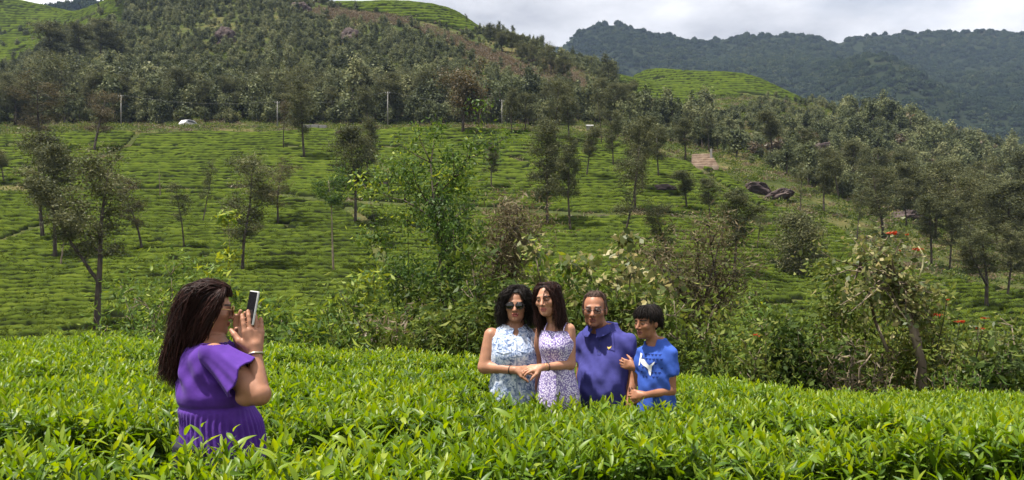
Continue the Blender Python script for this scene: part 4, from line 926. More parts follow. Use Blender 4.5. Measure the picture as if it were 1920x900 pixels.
# ------------------------------------------------------------------ people: bodies as one continuous surface
from mathutils.bvhtree import BVHTree
def rotz(a): return np.array([[math.cos(a), -math.sin(a), 0], [math.sin(a), math.cos(a), 0], [0, 0, 1.0]])
def rot_head(yaw, pitch=0, roll=0):
    a, b, c = map(math.radians, (yaw, pitch, roll))
    Rx = np.array([[1, 0, 0], [0, math.cos(b), -math.sin(b)], [0, math.sin(b), math.cos(b)]]); Ry = np.array([[math.cos(c), 0, math.sin(c)], [0, 1, 0], [-math.sin(c), 0, math.cos(c)]])
    return rotz(a) @ Rx @ Ry
class Sdf:
    def __init__(s): s.ops = []; s.post = None
    def _add(s, fn, lo, hi, k, mode): s.ops.append((fn, np.array(lo) - k - 0.03, np.array(hi) + k + 0.03, k, mode)); return s
    def cone(s, a, b, ra, rb, k=0.012, mode='u'):
        a = np.array(a, float); b = np.array(b, float); v = b - a; L2 = max((v * v).sum(), 1e-9); rm = max(ra, rb)
        def fn(P):
            t = np.clip(((P - a) @ v) / L2, 0, 1); return np.linalg.norm(P - a - t[..., None] * v, axis=-1) - (ra + (rb - ra) * t)
        return s._add(fn, np.minimum(a, b) - rm, np.maximum(a, b) + rm, k, mode)
    def ell(s, c, r, R=None, k=0.012, mode='u'):
        c = np.array(c, float); r = np.array(r, float); Rm = np.eye(3) if R is None else R; m = r.max()
        def fn(P):
            q = (P - c) @ Rm; k0 = np.linalg.norm(q / r, axis=-1); k1 = np.linalg.norm(q / (r * r), axis=-1) + 1e-6; return k0 * (k0 - 1) / k1
        return s._add(fn, c - m, c + m, k, mode)
    def loft(s, keys, yaw, e=0.0, zlo=None, zhi=None, k=0.02, mode='u'):
        K_ = np.array(sorted(keys)); zs = K_[:, 0]; zd = np.linspace(zs[0], zs[-1], 60)
        dn = [np.convolve(np.pad(np.interp(zd, zs, K_[:, j]), 2, mode='edge'), [.1, .2, .4, .2, .1], 'valid') for j in range(1, 5)]
        R = rotz(math.radians(yaw)); zlo = zs[0] if zlo is None else zlo; zhi = zs[-1] if zhi is None else zhi; M_ = max(K_[:, 3:].max(), 0.1) + np.abs(K_[:, 1:3]).max() + e + 0.01
        def fn(P):
            q = P @ R; z = q[..., 2]; cx, cy, rx, ry = (np.interp(z, zd, d) for d in dn); rx = rx + e; ry = ry + e
            d = ((np.abs((q[..., 0] - cx) / rx) ** 2.2 + np.abs((q[..., 1] - cy) / ry) ** 2.2) ** (1 / 2.2) - 1) * np.minimum(rx, ry)
            return np.maximum(d, np.maximum(z - zhi, zlo - z))
        return s._add(fn, (-M_, -M_, zlo), (M_, M_, zhi), k, mode)
    def sleeve(s, a, e, ra, rb, k=.025):
        a = np.array(a, float); e = np.array(e, float); v = e - a; Ln = np.linalg.norm(v); dv = v / Ln; rm = max(ra, rb)
        def fn(P):
            t = np.clip(((P - a) @ dv) / Ln, 0, 1.3); d = np.linalg.norm(P - a - t[..., None] * v, axis=-1) - (ra + (rb - ra) * t); return np.maximum(d, (P - e) @ dv)
        return s._add(fn, np.minimum(a, e) - rm, np.maximum(a, e) + rm, k, 'u')
    def fn(s, f, lo, hi, k=0.0, mode='u'): return s._add(f, lo, hi, k, mode)
    def grid(s, lo, hi, h):
        lo = np.array(lo, float); n = np.maximum(np.ceil((np.array(hi) - lo) / h).astype(int), 2)
        ax = [lo[i] + h * np.arange(n[i] + 1) for i in range(3)]; D = np.full([len(a) for a in ax], 0.25, np.float32)
        for f, a, b, k, mode in s.ops:
            sl = tuple(slice(max(0, int((a[i] - lo[i]) / h)), max(0, min(len(ax[i]), int((b[i] - lo[i]) / h) + 2))) for i in range(3))
            if any(x.stop <= x.start for x in sl): continue
            P = np.stack(np.meshgrid(*[ax[i][sl[i]] for i in range(3)], indexing='ij'), -1); d = f(P).astype(np.float32); c = D[sl]
            if mode == 'u':
                if k > 0: hh = np.clip(0.5 + 0.5 * (c - d) / k, 0, 1); D[sl] = c * (1 - hh) + d * hh - k * hh * (1 - hh)
                else: D[sl] = np.minimum(c, d)
            elif mode == 'i': D[sl] = np.maximum(c, d)
            else:
                if k > 0: hh = np.clip(0.5 - 0.5 * (c + d) / k, 0, 1); D[sl] = c * (1 - hh) - d * hh + k * hh * (1 - hh)
                else: D[sl] = np.maximum(c, -d)
        if s.post is not None:
            P = np.stack(np.meshgrid(*ax, indexing='ij'), -1); D = D + s.post(P).astype(np.float32)
        return D, lo, h
    def mesh(s, boxes):
        VV, FF, o = [], [], 0
        for lo, hi, h in boxes:
            v, f = surface_nets(*s.grid(lo, hi, h))
            if len(v): VV.append(v); FF.append(f + o); o += len(v)
        return np.concatenate(VV), np.concatenate(FF)
def surface_nets(D, lo, h):
    ins = D < 0; n = np.array(D.shape) - 1
    cor = [(i, j, k) for i in (0, 1) for j in (0, 1) for k in (0, 1)]
    sub = lambda c: tuple(slice(c[i], c[i] + n[i]) for i in range(3))
    cnt = sum(ins[sub(c)].astype(np.int8) for c in cor); act = (cnt > 0) & (cnt < 8)
    I = np.argwhere(act); ids = np.full(n, -1, np.int64); ids[act] = np.arange(len(I))
    vals = np.stack([D[I[:, 0] + c[0], I[:, 1] + c[1], I[:, 2] + c[2]] for c in cor], 1)
    acc = np.zeros((len(I), 3)); num = np.zeros(len(I)); C = np.array(cor, float)
    for a in range(8):
        for b in range(a + 1, 8):
            if np.abs(C[a] - C[b]).sum() != 1: continue
            va, vb = vals[:, a], vals[:, b]; x = (va < 0) != (vb < 0); t = va[x] / (va[x] - vb[x])
            acc[x] += C[a] + t[:, None] * (C[b] - C[a]); num[x] += 1
    V = lo + h * (I + acc / num[:, None]); F = []
    for ax in range(3):
        u, v = (ax + 1) % 3, (ax + 2) % 3
        s0 = [slice(None)] * 3; s1 = [slice(None)] * 3; s0[ax] = slice(0, -1); s1[ax] = slice(1, None)
        A, B = ins[tuple(s0)], ins[tuple(s1)]; E = np.argwhere(A != B)
        if not len(E): continue
        E = E[(E[:, u] > 0) & (E[:, v] > 0) & (E[:, u] < n[u]) & (E[:, v] < n[v])]
        flip = A[E[:, 0], E[:, 1], E[:, 2]]
        def cid(du, dv): q = E.copy(); q[:, u] -= du; q[:, v] -= dv; return ids[q[:, 0], q[:, 1], q[:, 2]]
        Q = np.stack([cid(1, 1), cid(0, 1), cid(0, 0), cid(1, 0)], 1); Q[~flip] = Q[~flip][:, ::-1]; F.append(Q)
    return V, np.concatenate(F)
def head_sdf(S, c, R, s, male=0.0, nose=1.0, chub=0.0):
    c = np.array(c, float); hp = lambda *v: c + R @ (np.array(v) * s)
    S.ell(hp(0, .012, .030), np.array((.074, .093, .084)) * s, R, .02)
    S.ell(hp(0, -.028, -.028), np.array((.061 + chub * .006, .060, .080)) * s, R, .025)
    S.ell(hp(0, -.034, -.076), np.array((.046 + male * .007 + chub * .006, .044, .036)) * s, R, .025)
    S.ell(hp(0, -.073, -.094), np.array((.020 + male * .004, .016, .015)) * s, R, .018)
    S.cone(hp(-.034, -.076, .022), hp(.034, -.076, .022), .012 * s, .012 * s, .016)
    for x in (-1, 1):
        S.ell(hp(x * .042, -.058, -.020), np.array((.022, .022, .020)) * s, R, .02)
        S.ell(hp(x * .031, -.096, .003), np.array((.017, .014, .010)) * s, R, .014, 's')
        S.ell(hp(x * .031, -.075, .002), np.array((.0135, .0130, .011)) * s, R, .003)
    S.cone(hp(0, -.084, .012), hp(0, -.107 * (0.97 + .03 * nose), -.029), .0075 * s, .0125 * s * nose, .010)
    for x in (-1, 1):
        S.ell(hp(x * .0115, -.094, -.033), np.array((.009, .010, .0075)) * s * nose, R, .006)
    S.ell(hp(0, -.089, -.0565), np.array((.023, .010, .0055)) * s, R, .006)
    S.ell(hp(0, -.086, -.0680), np.array((.020, .010, .0070)) * s, R, .006)
    S.cone(hp(-.019, -.0945, -.0618), hp(.019, -.0945, -.0618), .0022 * s, .0022 * s, .004, 's')
    for x in (-1, 1): S.ell(hp(x * .075, .010, -.006), np.array((.010, .020, .031)) * s, R, .010)
def head_paint(V, col, c, R, s, lips, brow, eye_open=True, grey=None):
    q = ((V - np.array(c)) @ R) / s; x, y, z = np.abs(q[:, 0]), q[:, 1], q[:, 2]; fr = (y < -.045) & (np.linalg.norm(q, axis=1) < .16)
    m = fr & (x < .0255 - 0.9 * np.abs(z + .062)) & (z > -.077) & (z < -.0505); col[m] = lips
    m = fr & (np.abs(z + .0618) < .0018) & (x < .021); col[m] = np.array(lips) * 0.35
    bz = .0255 - 5.5 * (x - .030) ** 2; m = fr & (x > .012) & (x < .052) & (np.abs(z - bz) < .0048); col[m] = brow
    e = ((x - .031) / .0150) ** 2 + ((z - .002) / (.0048 if eye_open else .003)) ** 2; m = fr & (e < 1.2); col[m] = col[m] * 0.30
    if eye_open:
        m = fr & (e < 0.8); col[m] = (0.24, 0.18, 0.15)
        m = fr & (e < 0.9) & (np.abs(x - .031) < .0072); col[m] = (0.02, 0.012, 0.008)
    m = fr & (y < -.088) & (z > -.038) & (z < -.030) & (np.abs(x - .008) < .004); col[m] = col[m] * 0.35
    return col
def hand(S, wrist, dirv, pn, side, curl=0.4, scale=1.0, spread=0.10, thumb=0.3):
    w = np.array(wrist, float); d = np.array(dirv, float); d /= np.linalg.norm(d); p = np.array(pn, float); p -= d * (p @ d); p /= np.linalg.norm(p); l = np.cross(d, p) * side
    S.cone(w - d * .01, w + d * .03, .024 * scale, .026 * scale, .015)
    for i, (o, ln) in enumerate(zip((.033, .011, -.011, -.031), (.070, .079, .073, .056))):
        kn = w + (d * (.088 - .006 * abs(i - 1)) + l * o) * scale
        S.cone(w + (d * .015 + l * o * .55) * scale, kn, .0155 * scale, .0125 * scale, .012)
        a = 0.0; pt = kn
        for fr_, cu in ((.45, .7), (.30, 1.0), (.25, .8)):
            a += curl * cu; dd = math.cos(a) * d + math.sin(a) * p + l * spread * (1.2 - i * 0.8); dd /= np.linalg.norm(dd)
            q = pt + dd * ln * fr_ * scale; S.cone(pt, q, (.0102 - .0008 * (fr_ < .4)) * scale, (.0092 - .0014 * (fr_ < .28)) * scale, .004); pt = q
    t0 = w + (d * .022 + l * .022) * scale; td = l * .72 + d * .62 + p * .35; td /= np.linalg.norm(td); t1 = t0 + td * .045 * scale
    S.cone(t0, t1, .0165 * scale, .0135 * scale, .010); td2 = td * (1 - thumb) + d * .55 + p * thumb; td2 /= np.linalg.norm(td2); t2 = t1 + td2 * .034 * scale; S.cone(t1, t2, .0125 * scale, .011 * scale, .005)
    td3 = td2 + p * thumb; td3 /= np.linalg.norm(td3); S.cone(t2, t2 + td3 * .027 * scale, .011 * scale, .0085 * scale, .004)
def strands(guides, n, width, seed, wig=0.01, wf=3.0, m=14, wts=None, curl=0.0, cf=9.0):
    """hair: many thin locks running along guide lines [(points, radii)]"""
    q = rng(seed); VV = []; tl = np.linspace(0, 1, m); allp = []
    gi = q.choice(len(guides), n, p=None if wts is None else np.array(wts) / sum(wts))
    for g_, (pts, rad) in enumerate(guides):
        k = (gi == g_).sum(); P = np.array([list(p) for p in pts], float); t0 = np.linspace(0, 1, len(P))
        tt = np.linspace(0, 1, 60); c = np.stack([np.interp(tt, t0, P[:, j]) for j in range(3)], 1)
        for _ in range(2): c = np.concatenate([c[:1], (c[:-2] + 2 * c[1:-1] + c[2:]) / 4, c[-1:]])
        for _ in range(10): c[1:-1] = (c[:-2] + 2 * c[1:-1] + c[2:]) / 4
        c = np.stack([np.interp(tl, tt, c[:, j]) for j in range(3)], 1); rr = np.interp(tl, np.linspace(0, 1, len(rad)), rad)
        off = q.normal(size=(k, 3)); off /= np.linalg.norm(off, axis=1)[:, None]; off *= (q.random(k) ** 0.45)[:, None]
        ph = q.uniform(0, 6.28, (k, 1, 3)); en = q.uniform(0.82, 1.05, (k, 1, 1))
        base = c[0] + (c[None] - c[0]) * en
        wv = np.sin(tl[None, :, None] * wf * q.uniform(0.7, 1.3, (k, 1, 1)) + ph) * wig * tl[None, :, None] ** 0.7
        cu = np.sin(tl[None, :, None] * cf * 2 + ph * 2) * curl
        allp.append(base + off[:, None] * rr[None, :, None] + wv + cu)
    P = np.concatenate(allp); n = len(P); T = np.gradient(P, axis=1); T /= np.linalg.norm(T, axis=2)[..., None] + 1e-9
    A = np.cross(T, q.normal(size=(n, 1, 3))); A /= np.linalg.norm(A, axis=2)[..., None] + 1e-9; B = np.cross(T, A)
    w = width * q.uniform(0.6, 1.5, (n, 1, 1)) * np.interp(tl, [0, .1, .7, 1], [.7, 1, .9, .15])[None, :, None]
    R3 = np.stack([P + (A * math.cos(a) + B * math.sin(a)) * w for a in (0, 2.094, 4.189)], 2)
    V = R3.reshape(-1, 3); i = np.arange(n * m * 3).reshape(n, m, 3); F = []
    for k in range(3): F.append(np.stack([i[:, :-1, k], i[:, :-1, (k + 1) % 3], i[:, 1:, (k + 1) % 3], i[:, 1:, k]], -1).reshape(-1, 4))
    tint = np.tile(np.repeat(q.random(n), m - 1), 3)
    return V, np.concatenate(F), tint
def hair_mat(name, a, b, rough=0.65):
    m, t, N, K = nodes_of(name); out = N('ShaderNodeOutputMaterial'); bs = N('ShaderNodeBsdfPrincipled'); K(bs.outputs[0], out.inputs[0])
    at_ = N('ShaderNodeAttribute'); at_.attribute_name = 'tint'; r_ = ramp(t, [(0.0, a), (1.0, b)]); K(at_.outputs['Fac'], r_.inputs[0]); K(r_.outputs[0], bs.inputs['Base Color'])
    bs.inputs['Roughness'].default_value = rough; bs.inputs['Specular IOR Level'].default_value = 0.16
    return m
def skin_mat():
    m, t, N, K = nodes_of('skin'); out = N('ShaderNodeOutputMaterial'); b = N('ShaderNodeBsdfPrincipled'); K(b.outputs[0], out.inputs[0])
    a = N('ShaderNodeAttribute'); a.attribute_name = 'Col'; g = N('ShaderNodeTexCoord'); nz = N('ShaderNodeTexNoise'); nz.inputs['Scale'].default_value = 14; nz.inputs['Detail'].default_value = 5; K(g.outputs['Object'], nz.inputs['Vector'])
    r_ = ramp(t, [(0.3, (0.80, 0.76, 0.74)), (0.7, (1.16, 1.14, 1.12))]); K(nz.outputs[0], r_.inputs[0])
    mu = N('ShaderNodeMix'); mu.data_type = 'RGBA'; mu.blend_type = 'MULTIPLY'; mu.inputs[0].default_value = 1.0; K(a.outputs['Color'], mu.inputs[6]); K(r_.outputs[0], mu.inputs[7]); K(mu.outputs[2], b.inputs['Base Color'])
    b.inputs['Roughness'].default_value = 0.48; b.inputs['Specular IOR Level'].default_value = 0.35
    b.inputs['Subsurface Weight'].default_value = 0.08; b.inputs['Subsurface Radius'].default_value = (0.012, 0.005, 0.003); b.inputs['Subsurface Scale'].default_value = 0.5
    return m
M_skin = skin_mat()
M_hair_black = hair_mat('black_hair', (0.006, 0.005, 0.005), (0.020, 0.014, 0.012))
M_hair_brown = hair_mat('dark_brown_hair', (0.007, 0.004, 0.0035), (0.045, 0.017, 0.013), 0.48)
M_hair_henna = hair_mat('short_greying_hair', (0.035, 0.018, 0.013), (0.16, 0.11, 0.09), 0.6)
M_gold = plain_mat('gold', (0.75, 0.50, 0.18), 0.28, 0.5, 1.0, nscale=30)
M_darklens = plain_mat('dark_lens', (0.012, 0.010, 0.010), 0.08, 0.6)
M_frame = plain_mat('dark_frame', (0.03, 0.022, 0.02), 0.3, 0.5)
M_trouser = plain_mat('dark_cloth', (0.03, 0.03, 0.04), 0.9, 0.1)

class Person:
    def __init__(s, label, px, d, skin, pants=M_trouser):
        s.d = d; s.X = (px - 960) / FPX * d; s.zg = float(z_tea(np.array([s.X]), np.array([d]))[0]) - TEAH
        s.base = Vector((s.X, d, s.zg)); s.root = empty('person', s.base, label, 'person'); s.S = Sdf(); s.skin = skin; s.pants = pants
    def L(s, px, py, dd=0.0): return np.array(at(px, py, s.d + dd) - s.base)
    def z(s, py): return CAMZ + (HZY - py) / FPX * s.d - s.zg
    def keys(s, rows): s.K = [(s.z(py), cx, cy, rx, ry) for py, cx, cy, rx, ry in rows]; return s.K
    def legs(s, yaw, hip=0.09, r=0.085):
        R = rotz(math.radians(yaw)); zl = min(k[0] for k in s.K) + 0.06; T = Sdf()
        for x in (-1, 1):
            a, b, c = R @ (x * hip, 0, zl), R @ (x * (hip + .01), -.01, zl * 0.52), R @ (x * (hip + .02), .02, 0.07)
            s.S.cone(a, b, r, r * .62, .02); s.S.cone(b, c, r * .6, r * .42, .02); s.S.cone(c + (0, 0, -.035), c + R @ (0, -.15, -.04), .034, .028, .02)
            T.cone(a, b, r + .015, r * .62 + .02, .02); T.cone(b, c + (0, 0, 0.05), r * .6 + .02, r * .42 + .025, .02)
        T.loft([(zl - .08, 0, 0, s.K_low[0] * .9, s.K_low[1] * .9), (zl + .14, 0, 0, s.K_low[0], s.K_low[1])], yaw, .004, k=.03)
        v, f = T.mesh([((-.35, -.35, 0.0), (.35, .35, zl + .18), .014)]); link('trousers', mesh_np('trousers', v, f, [s.pants], True), s.root)
    def body(s, zc, lips, brow, eyes=True, top=0.25, fine=.0034, mid=.0066, tint_fn=None, wide=0.6):
        zlow = min(k[0] for k in s.K)
        v, f = s.S.mesh([((-.4, -.4, -.01), (.4, .4, zlow + .10), .012), ((-wide, -.45, zlow + .10 - .012), (wide, .45, zc), mid), ((-.35 if fine < mid else -wide, -.45, zc - fine), (.35 if fine < mid else wide, .45, zc + top + .3), fine)])
        col = np.tile(np.array(s.skin, float), (len(v), 1)); col = head_paint(v, col, s.hc, s.hR, s.hs, lips, brow, eyes)
        if tint_fn: col = tint_fn(v, col)
        link('body', mesh_np('body', v, f, [M_skin], True, vert_col=col), s.root)
    def cloth(s, name, S, mat, lo, hi, h=.0068, **props):
        v, f = S.mesh([(lo, hi, h)]); me = mesh_np(name, v, f, [mat], True); o = link(name, me, s.root, **props); o_ = (me, v, f); s.last = o_; return o
    def hp(s, *v): return s.hc + s.hR @ (np.array(v) * s.hs)
    def glasses(s, name, lens, frame, w=.027, h=.021, z0=.001, sides=(1, 1)):
        fr = MB(); cx = .033; lenses = []
        for x in (-1, 1):
            pts = []
            for i in range(17):
                a = 2 * math.pi * i / 16; pts.append(s.hp(x * cx + w * math.cos(a) * (1 + .08 * math.sin(a)), -.101, z0 + h * math.sin(a)))
            fr.tube(pts, [.0022] * 17, 5)
            fr.tube([s.hp(x * (cx + w), -.099, z0 + .006), s.hp(x * .076, -.055, z0 + .008), s.hp(x * .080, .005, z0 + .010)], [.002, .0018, .0015], 4)
            lb = MB(); n = 20; V = []
            for j, yy in ((0, -.1025), (1, -.0995)):
                V.append(s.hp(x * cx, yy - .002, z0))
                for i in range(n): a = 2 * math.pi * i / n; V.append(s.hp(x * cx + w * math.cos(a) * (1 + .08 * math.sin(a)), yy, z0 + h * math.sin(a)))
            F = [(0, 1 + (i + 1) % n, 1 + i) for i in range(n)] + [(n + 1, n + 2 + i, n + 2 + (i + 1) % n) for i in range(n)] + [(1 + i, 1 + (i + 1) % n, n + 2 + (i + 1) % n, n + 2 + i) for i in range(n)]
            lb.add(V, F); lenses.append(lb)
        fr.tube([s.hp(-(cx - w), -.1, z0 + .006), s.hp(0, -.104, z0 + .009), s.hp(cx - w, -.1, z0 + .006)], [.002] * 3, 4)
        e = fr.build(name, frame, s.root, True)
        for lb in lenses: lb.build('lens', lens, e, True)
    def earring(s, side, R=.022, rr=.0018):
        c = s.hp(side * .078, .008, -.040) + np.array((0, 0, -R)); mb = MB(); ax = s.hR @ np.array((0.3, 1, 0))
        mb.tube([c + ax * R * math.cos(a) * 1.0 + np.array((0, 0, R * math.sin(a))) for a in np.linspace(0, 2 * math.pi, 19)], [rr] * 19, 5); mb.build('earring', M_gold, s.root, True)
    def bracelet(s, a, b, t, R, mat, rr=.0035):
        a, b = np.array(a), np.array(b); c = a + (b - a) * t; d = (b - a) / np.linalg.norm(b - a); u = np.cross(d, (0.2, 0.9, 0.3)); u /= np.linalg.norm(u); w = np.cross(d, u); mb = MB()
        mb.tube([c + (u * math.cos(x) + w * math.sin(x)) * R for x in np.linspace(0, 2 * math.pi, 21)], [rr] * 21, 5); mb.build('bracelet', mat, s.root, True)
    def cap(s, grow, zfront, zback, zside, mat, noise=0.003, name='hair_cap', parent=None, front_y=-.03, crown=0.0):
        """hair lying close on the skull, cut along the hairline"""
        T = Sdf(); hs, R = s.hs, s.hR; c = s.hp(0, .012, .030); T.ell(c, (np.array((.074, .093, .084)) + grow + (0, 0, crown)) * hs, R, 0)
        hc = s.hc
        def cut(P):
            q = ((P - hc) @ R) / hs; x, y, z = np.abs(q[..., 0]), q[..., 1], q[..., 2]
            t = np.clip((y - front_y) / .06, 0, 1); lim = zfront * (1 - t) + zback * t; side = np.clip((x - .055) / .02, 0, 1) * np.clip(1 - np.abs(y - .0) / .05, 0, 1)
            lim = lim * (1 - side) + zside * side
            return (lim - z) * hs
        T.fn(cut, hc - .2, hc + .2, 0, 'i')
        f1 = noise
        T.post = lambda P: f1 * np.sin(P[..., 0] * 210 + 2 * np.sin(P[..., 2] * 90)) * np.sin(P[..., 2] * 120 + P[..., 1] * 160)
        v, f = T.mesh([(hc - .17, hc + .17, .0045)])
        return v, f
def decal(person, polys, me_v, me_f, yaw, mat, name, off=.003, sub=2, origin=(0, 0, 0)):
    """flat print laid on a garment: outlines in the (x, z) plane of the chest, dropped onto the cloth"""
    bvh = BVHTree.FromPolygons([Vector(p) for p in me_v], [tuple(int(i) for i in f) for f in me_f]); R = rotz(math.radians(yaw))
    bm = bmesh.new()
    for poly in polys:
        vs = [bm.verts.new((p[0], 0, p[1])) for p in poly]
        try: bm.faces.new(vs)
        except ValueError: pass
    bmesh.ops.triangulate(bm, faces=bm.faces[:]); bmesh.ops.subdivide_edges(bm, edges=bm.edges[:], cuts=sub, use_grid_fill=True); bmesh.ops.triangulate(bm, faces=bm.faces[:])
    fwd = Vector(R @ np.array((0, -1.0, 0)))
    for v in bm.verts:
        p = Vector(R @ np.array((v.co.x + origin[0], -0.6, v.co.z + origin[2]))); h_ = bvh.ray_cast(p, -fwd)
        v.co = (h_[0] + fwd * off) if h_[0] else Vector(R @ np.array((v.co.x + origin[0], -.12, v.co.z + origin[2])))
    me = bpy.data.meshes.new(name); bm.to_mesh(me); bm.free(); me.materials.append(mat)
    return link(name, me, person.root)
def link_hair(p, parts, mat, name='hair'):
    V, F, T = [], [], []; o = 0
    for v, f, t in parts: V.append(v); F.append(np.asarray(f) + o); T.append(t); o += len(v)
    return link(name, mesh_np(name, np.concatenate(V), np.concatenate(F), [mat], True, face_attr={'tint': np.concatenate(T)}), p.root)
def collar_fn(c, R, r0, flare, ztop, zbot_back, zbot_front, open_w, t=.005):
    c = np.array(c, float)
    def fn(P):
        q = (P - c) @ R; x, y, z = q[..., 0], q[..., 1] * 1.08, q[..., 2]; rho = np.hypot(x, y); fr = np.clip(-y / (rho + 1e-6), 0, 1)
        d = np.abs(rho - (r0 + (ztop - z) * flare)) - t
        zb = zbot_back + (zbot_front - zbot_back) * fr ** 2
        zt = ztop - 0.030 * fr ** 2
        d = np.maximum(d, np.maximum(z - zt, zb - z)); return np.where(y < 0, np.maximum(d, open_w + np.clip(-z, 0, 1) * 0.35 - np.abs(x)), d)
    return fn
def add_arm(S, a, b, c, r, k=.02, ke=.015):
    S.cone(a, b, r[0], r[1], k); S.cone(b, c, r[2], r[3], ke)

# ---- woman in the white and blue shirt
p = Person('woman with curly black hair and sunglasses in white and blue sleeveless shirt', 964, 5.75, (0.34, 0.168, 0.102)); L_ = p.L
p.K_low = (.175, .13); p.keys([(600, 0, .02, .055, .052), (611, 0, .02, .085, .065), (618, 0, .015, .125, .078), (628, 0, .0, .150, .095), (645, 0, -.015, .158, .115), (662, 0, -.03, .160, .130), (690, 0, -.015, .155, .118), (715, 0, -.01, .165, .122), (745, 0, 0, .175, .13), (800, 0, 0, .185, .135), (830, 0, 0, .185, .135)])
p.hc = L_(968, 572, -.02); p.hR = rot_head(-6, 2, 0); p.hs = 1.02
p.S.loft(p.K, 4, k=.03); p.S.cone(L_(966, 622, .02), p.hc + (0, .012, -.04), .054, .050, .03)
sh, el, wr = L_(922, 629, 0), L_(909, 688, -.04), L_(966, 694, -.175)
add_arm(p.S, sh, el, wr, (.056, .051, .046, .027)); hand(p.S, wr, (1, -.15, .05), (0, .6, -.8), -1, .35, 0.95)
sh2, el2, wr2 = L_(1004, 629, .03), L_(1014, 690, .1), L_(1003, 728, .0); add_arm(p.S, sh2, el2, wr2, (.055, .05, .044, .027)); hand(p.S, wr2, (-.1, -.1, -1), (0, 1, 0), 1, .3, .9)
head_sdf(p.S, p.hc, p.hR, p.hs, 0, 1.0, .4); p.legs(4); p.body(p.z(612), (0.33, 0.09, 0.075), (0.02, 0.012, 0.01))
m, t, N, K = nodes_of('tie_dye'); out = N('ShaderNodeOutputMaterial'); bs = N('ShaderNodeBsdfPrincipled'); K(bs.outputs[0], out.inputs[0]); bs.inputs['Roughness'].default_value = .85; bs.inputs['Specular IOR Level'].default_value = .15
tcn = N('ShaderNodeTexCoord'); nz = N('ShaderNodeTexNoise'); nz.inputs['Scale'].default_value = 30; nz.inputs['Detail'].default_value = 6; nz.inputs['Distortion'].default_value = 1.3; nz.inputs['Roughness'].default_value = .6; K(tcn.outputs['Object'], nz.inputs['Vector'])
r_ = ramp(t, [(0.34, (0.05, 0.07, 0.16)), (0.44, (0.18, 0.24, 0.39)), (0.53, (0.45, 0.51, 0.64)), (0.66, (0.70, 0.72, 0.78))]); K(nz.outputs[0], r_.inputs[0]); K(r_.outputs[0], bs.inputs['Base Color']); M_dye = m
T = Sdf(); T.loft(p.K, 4, .012, zhi=p.z(608), k=.0); Rz = rotz(math.radians(4))
for s_, e_ in ((sh, -1), (sh2, 1)):                                      # armholes
    T.cone(s_ + np.array((e_ * .05, 0, -.03)), s_ + np.array((e_ * .09, 0, .1)), .055, .07, .01, 's')
nb = L_(966, 614, .015); T.cone(nb + (0, -.02, -.01), nb + (0, -.01, .12), .058, .075, .01, 's'); T.cone(nb + (0, -.10, -.075), nb + (0, -.09, .03), .006, .05, .008, 's')
T.post = lambda P: .0035 * np.sin(P[..., 2] * 55 + 3 * np.sin(P[..., 0] * 30)) * np.clip((.95 - P[..., 2]) * 6, .15, 1) + .002 * np.sin(P[..., 0] * 120 + P[..., 2] * 30)
shirt = p.cloth('shirt', T, M_dye, (-.25, -.25, p.z(828)), (.25, .25, p.z(600)))
T = Sdf(); T.fn(collar_fn(nb + (0, -.005, .0), Rz, .066, .75, .030, -.012, -.055, .010), nb - .2, nb + .2); v, f = T.mesh([(nb - .16, nb + .16, .0045)]); link('collar', mesh_np('collar', v, f, [M_dye], True), shirt)
M_dye2 = plain_mat('shirt_seam', (0.30, 0.36, 0.50), .9, .1, nscale=40)
me_, v_, f_ = p.last
def rect(x0, z0, x1, z1): return [(x0, z0), (x1, z0), (x1, z1), (x0, z1)]
zc = p.z(650)
for x in (-.085, .085):
    o = decal(p, [rect(x - .052, zc - .004, x + .052, zc + .004), [(x - .052, zc - .003), (x + .052, zc - .003), (x + .052, zc - .022), (x, zc - .036), (x - .052, zc - .022)]], v_, f_, 4, M_dye, 'pocket', .0055); o.parent = shirt
o = decal(p, [rect(.002, p.z(735), .012, p.z(642))], v_, f_, 4, M_dye2, 'placket', .004, 4); o.parent = shirt
v, f = p.cap(.010, .090, -.075, -.02, None, .001, crown=.004); tt = np.full(len(f), .2); q = rng(3); G = []
for a in np.linspace(-2.6, 2.6, 17):                                    # curls falling all round but the face
    x, y = math.sin(a), -math.cos(a)
    if abs(a) < 0.45: continue
    top = p.hp(.02 * x, .01, .115); G.append(([top, p.hp(.085 * x, .01 + .085 * y * .8, .075), p.hp(.112 * x, .015 + .09 * y * .6, .0), p.hp(.128 * x, .02 + .085 * y * .6, -.075), p.hp(.118 * x, .02 + .10 * y * .6, -.145 + .02 * math.cos(a * 3))], [.015, .030, .040, .046, .030]))
G.append(([p.hp(.02, 0, .115), p.hp(.05, -.075, .092), p.hp(.078, -.075, .045), p.hp(.092, -.05, -.02), p.hp(.105, -.03, -.09)], [.008, .015, .02, .026, .03]))
G.append(([p.hp(.01, 0, .115), p.hp(-.045, -.075, .092), p.hp(-.075, -.075, .045), p.hp(-.092, -.05, -.02), p.hp(-.108, -.03, -.09)], [.008, .015, .02, .026, .03]))
for a in np.linspace(-2.8, 2.8, 15):
    if abs(a) < .7: continue
    x, y = math.sin(a), -math.cos(a); G.append(([p.hp(.02, -.01, .124), p.hp(.05 * x + .01, .01 + .07 * y, .118), p.hp(.088 * x, .012 + .100 * y, .082), p.hp(.10 * x, .012 + .100 * y, .058)], [.012, .016, .014, .012]))
link_hair(p, [(v, f, tt * 0), strands(G, 2300, .0017, 5, .018, 8, 12, None, .007, 7)], M_hair_black)
p.glasses('sunglasses', M_darklens, M_frame, .029, .023); p.earring(1, .020); p.earring(-1, .020); p.bracelet(el, wr, .86, .031, M_frame)

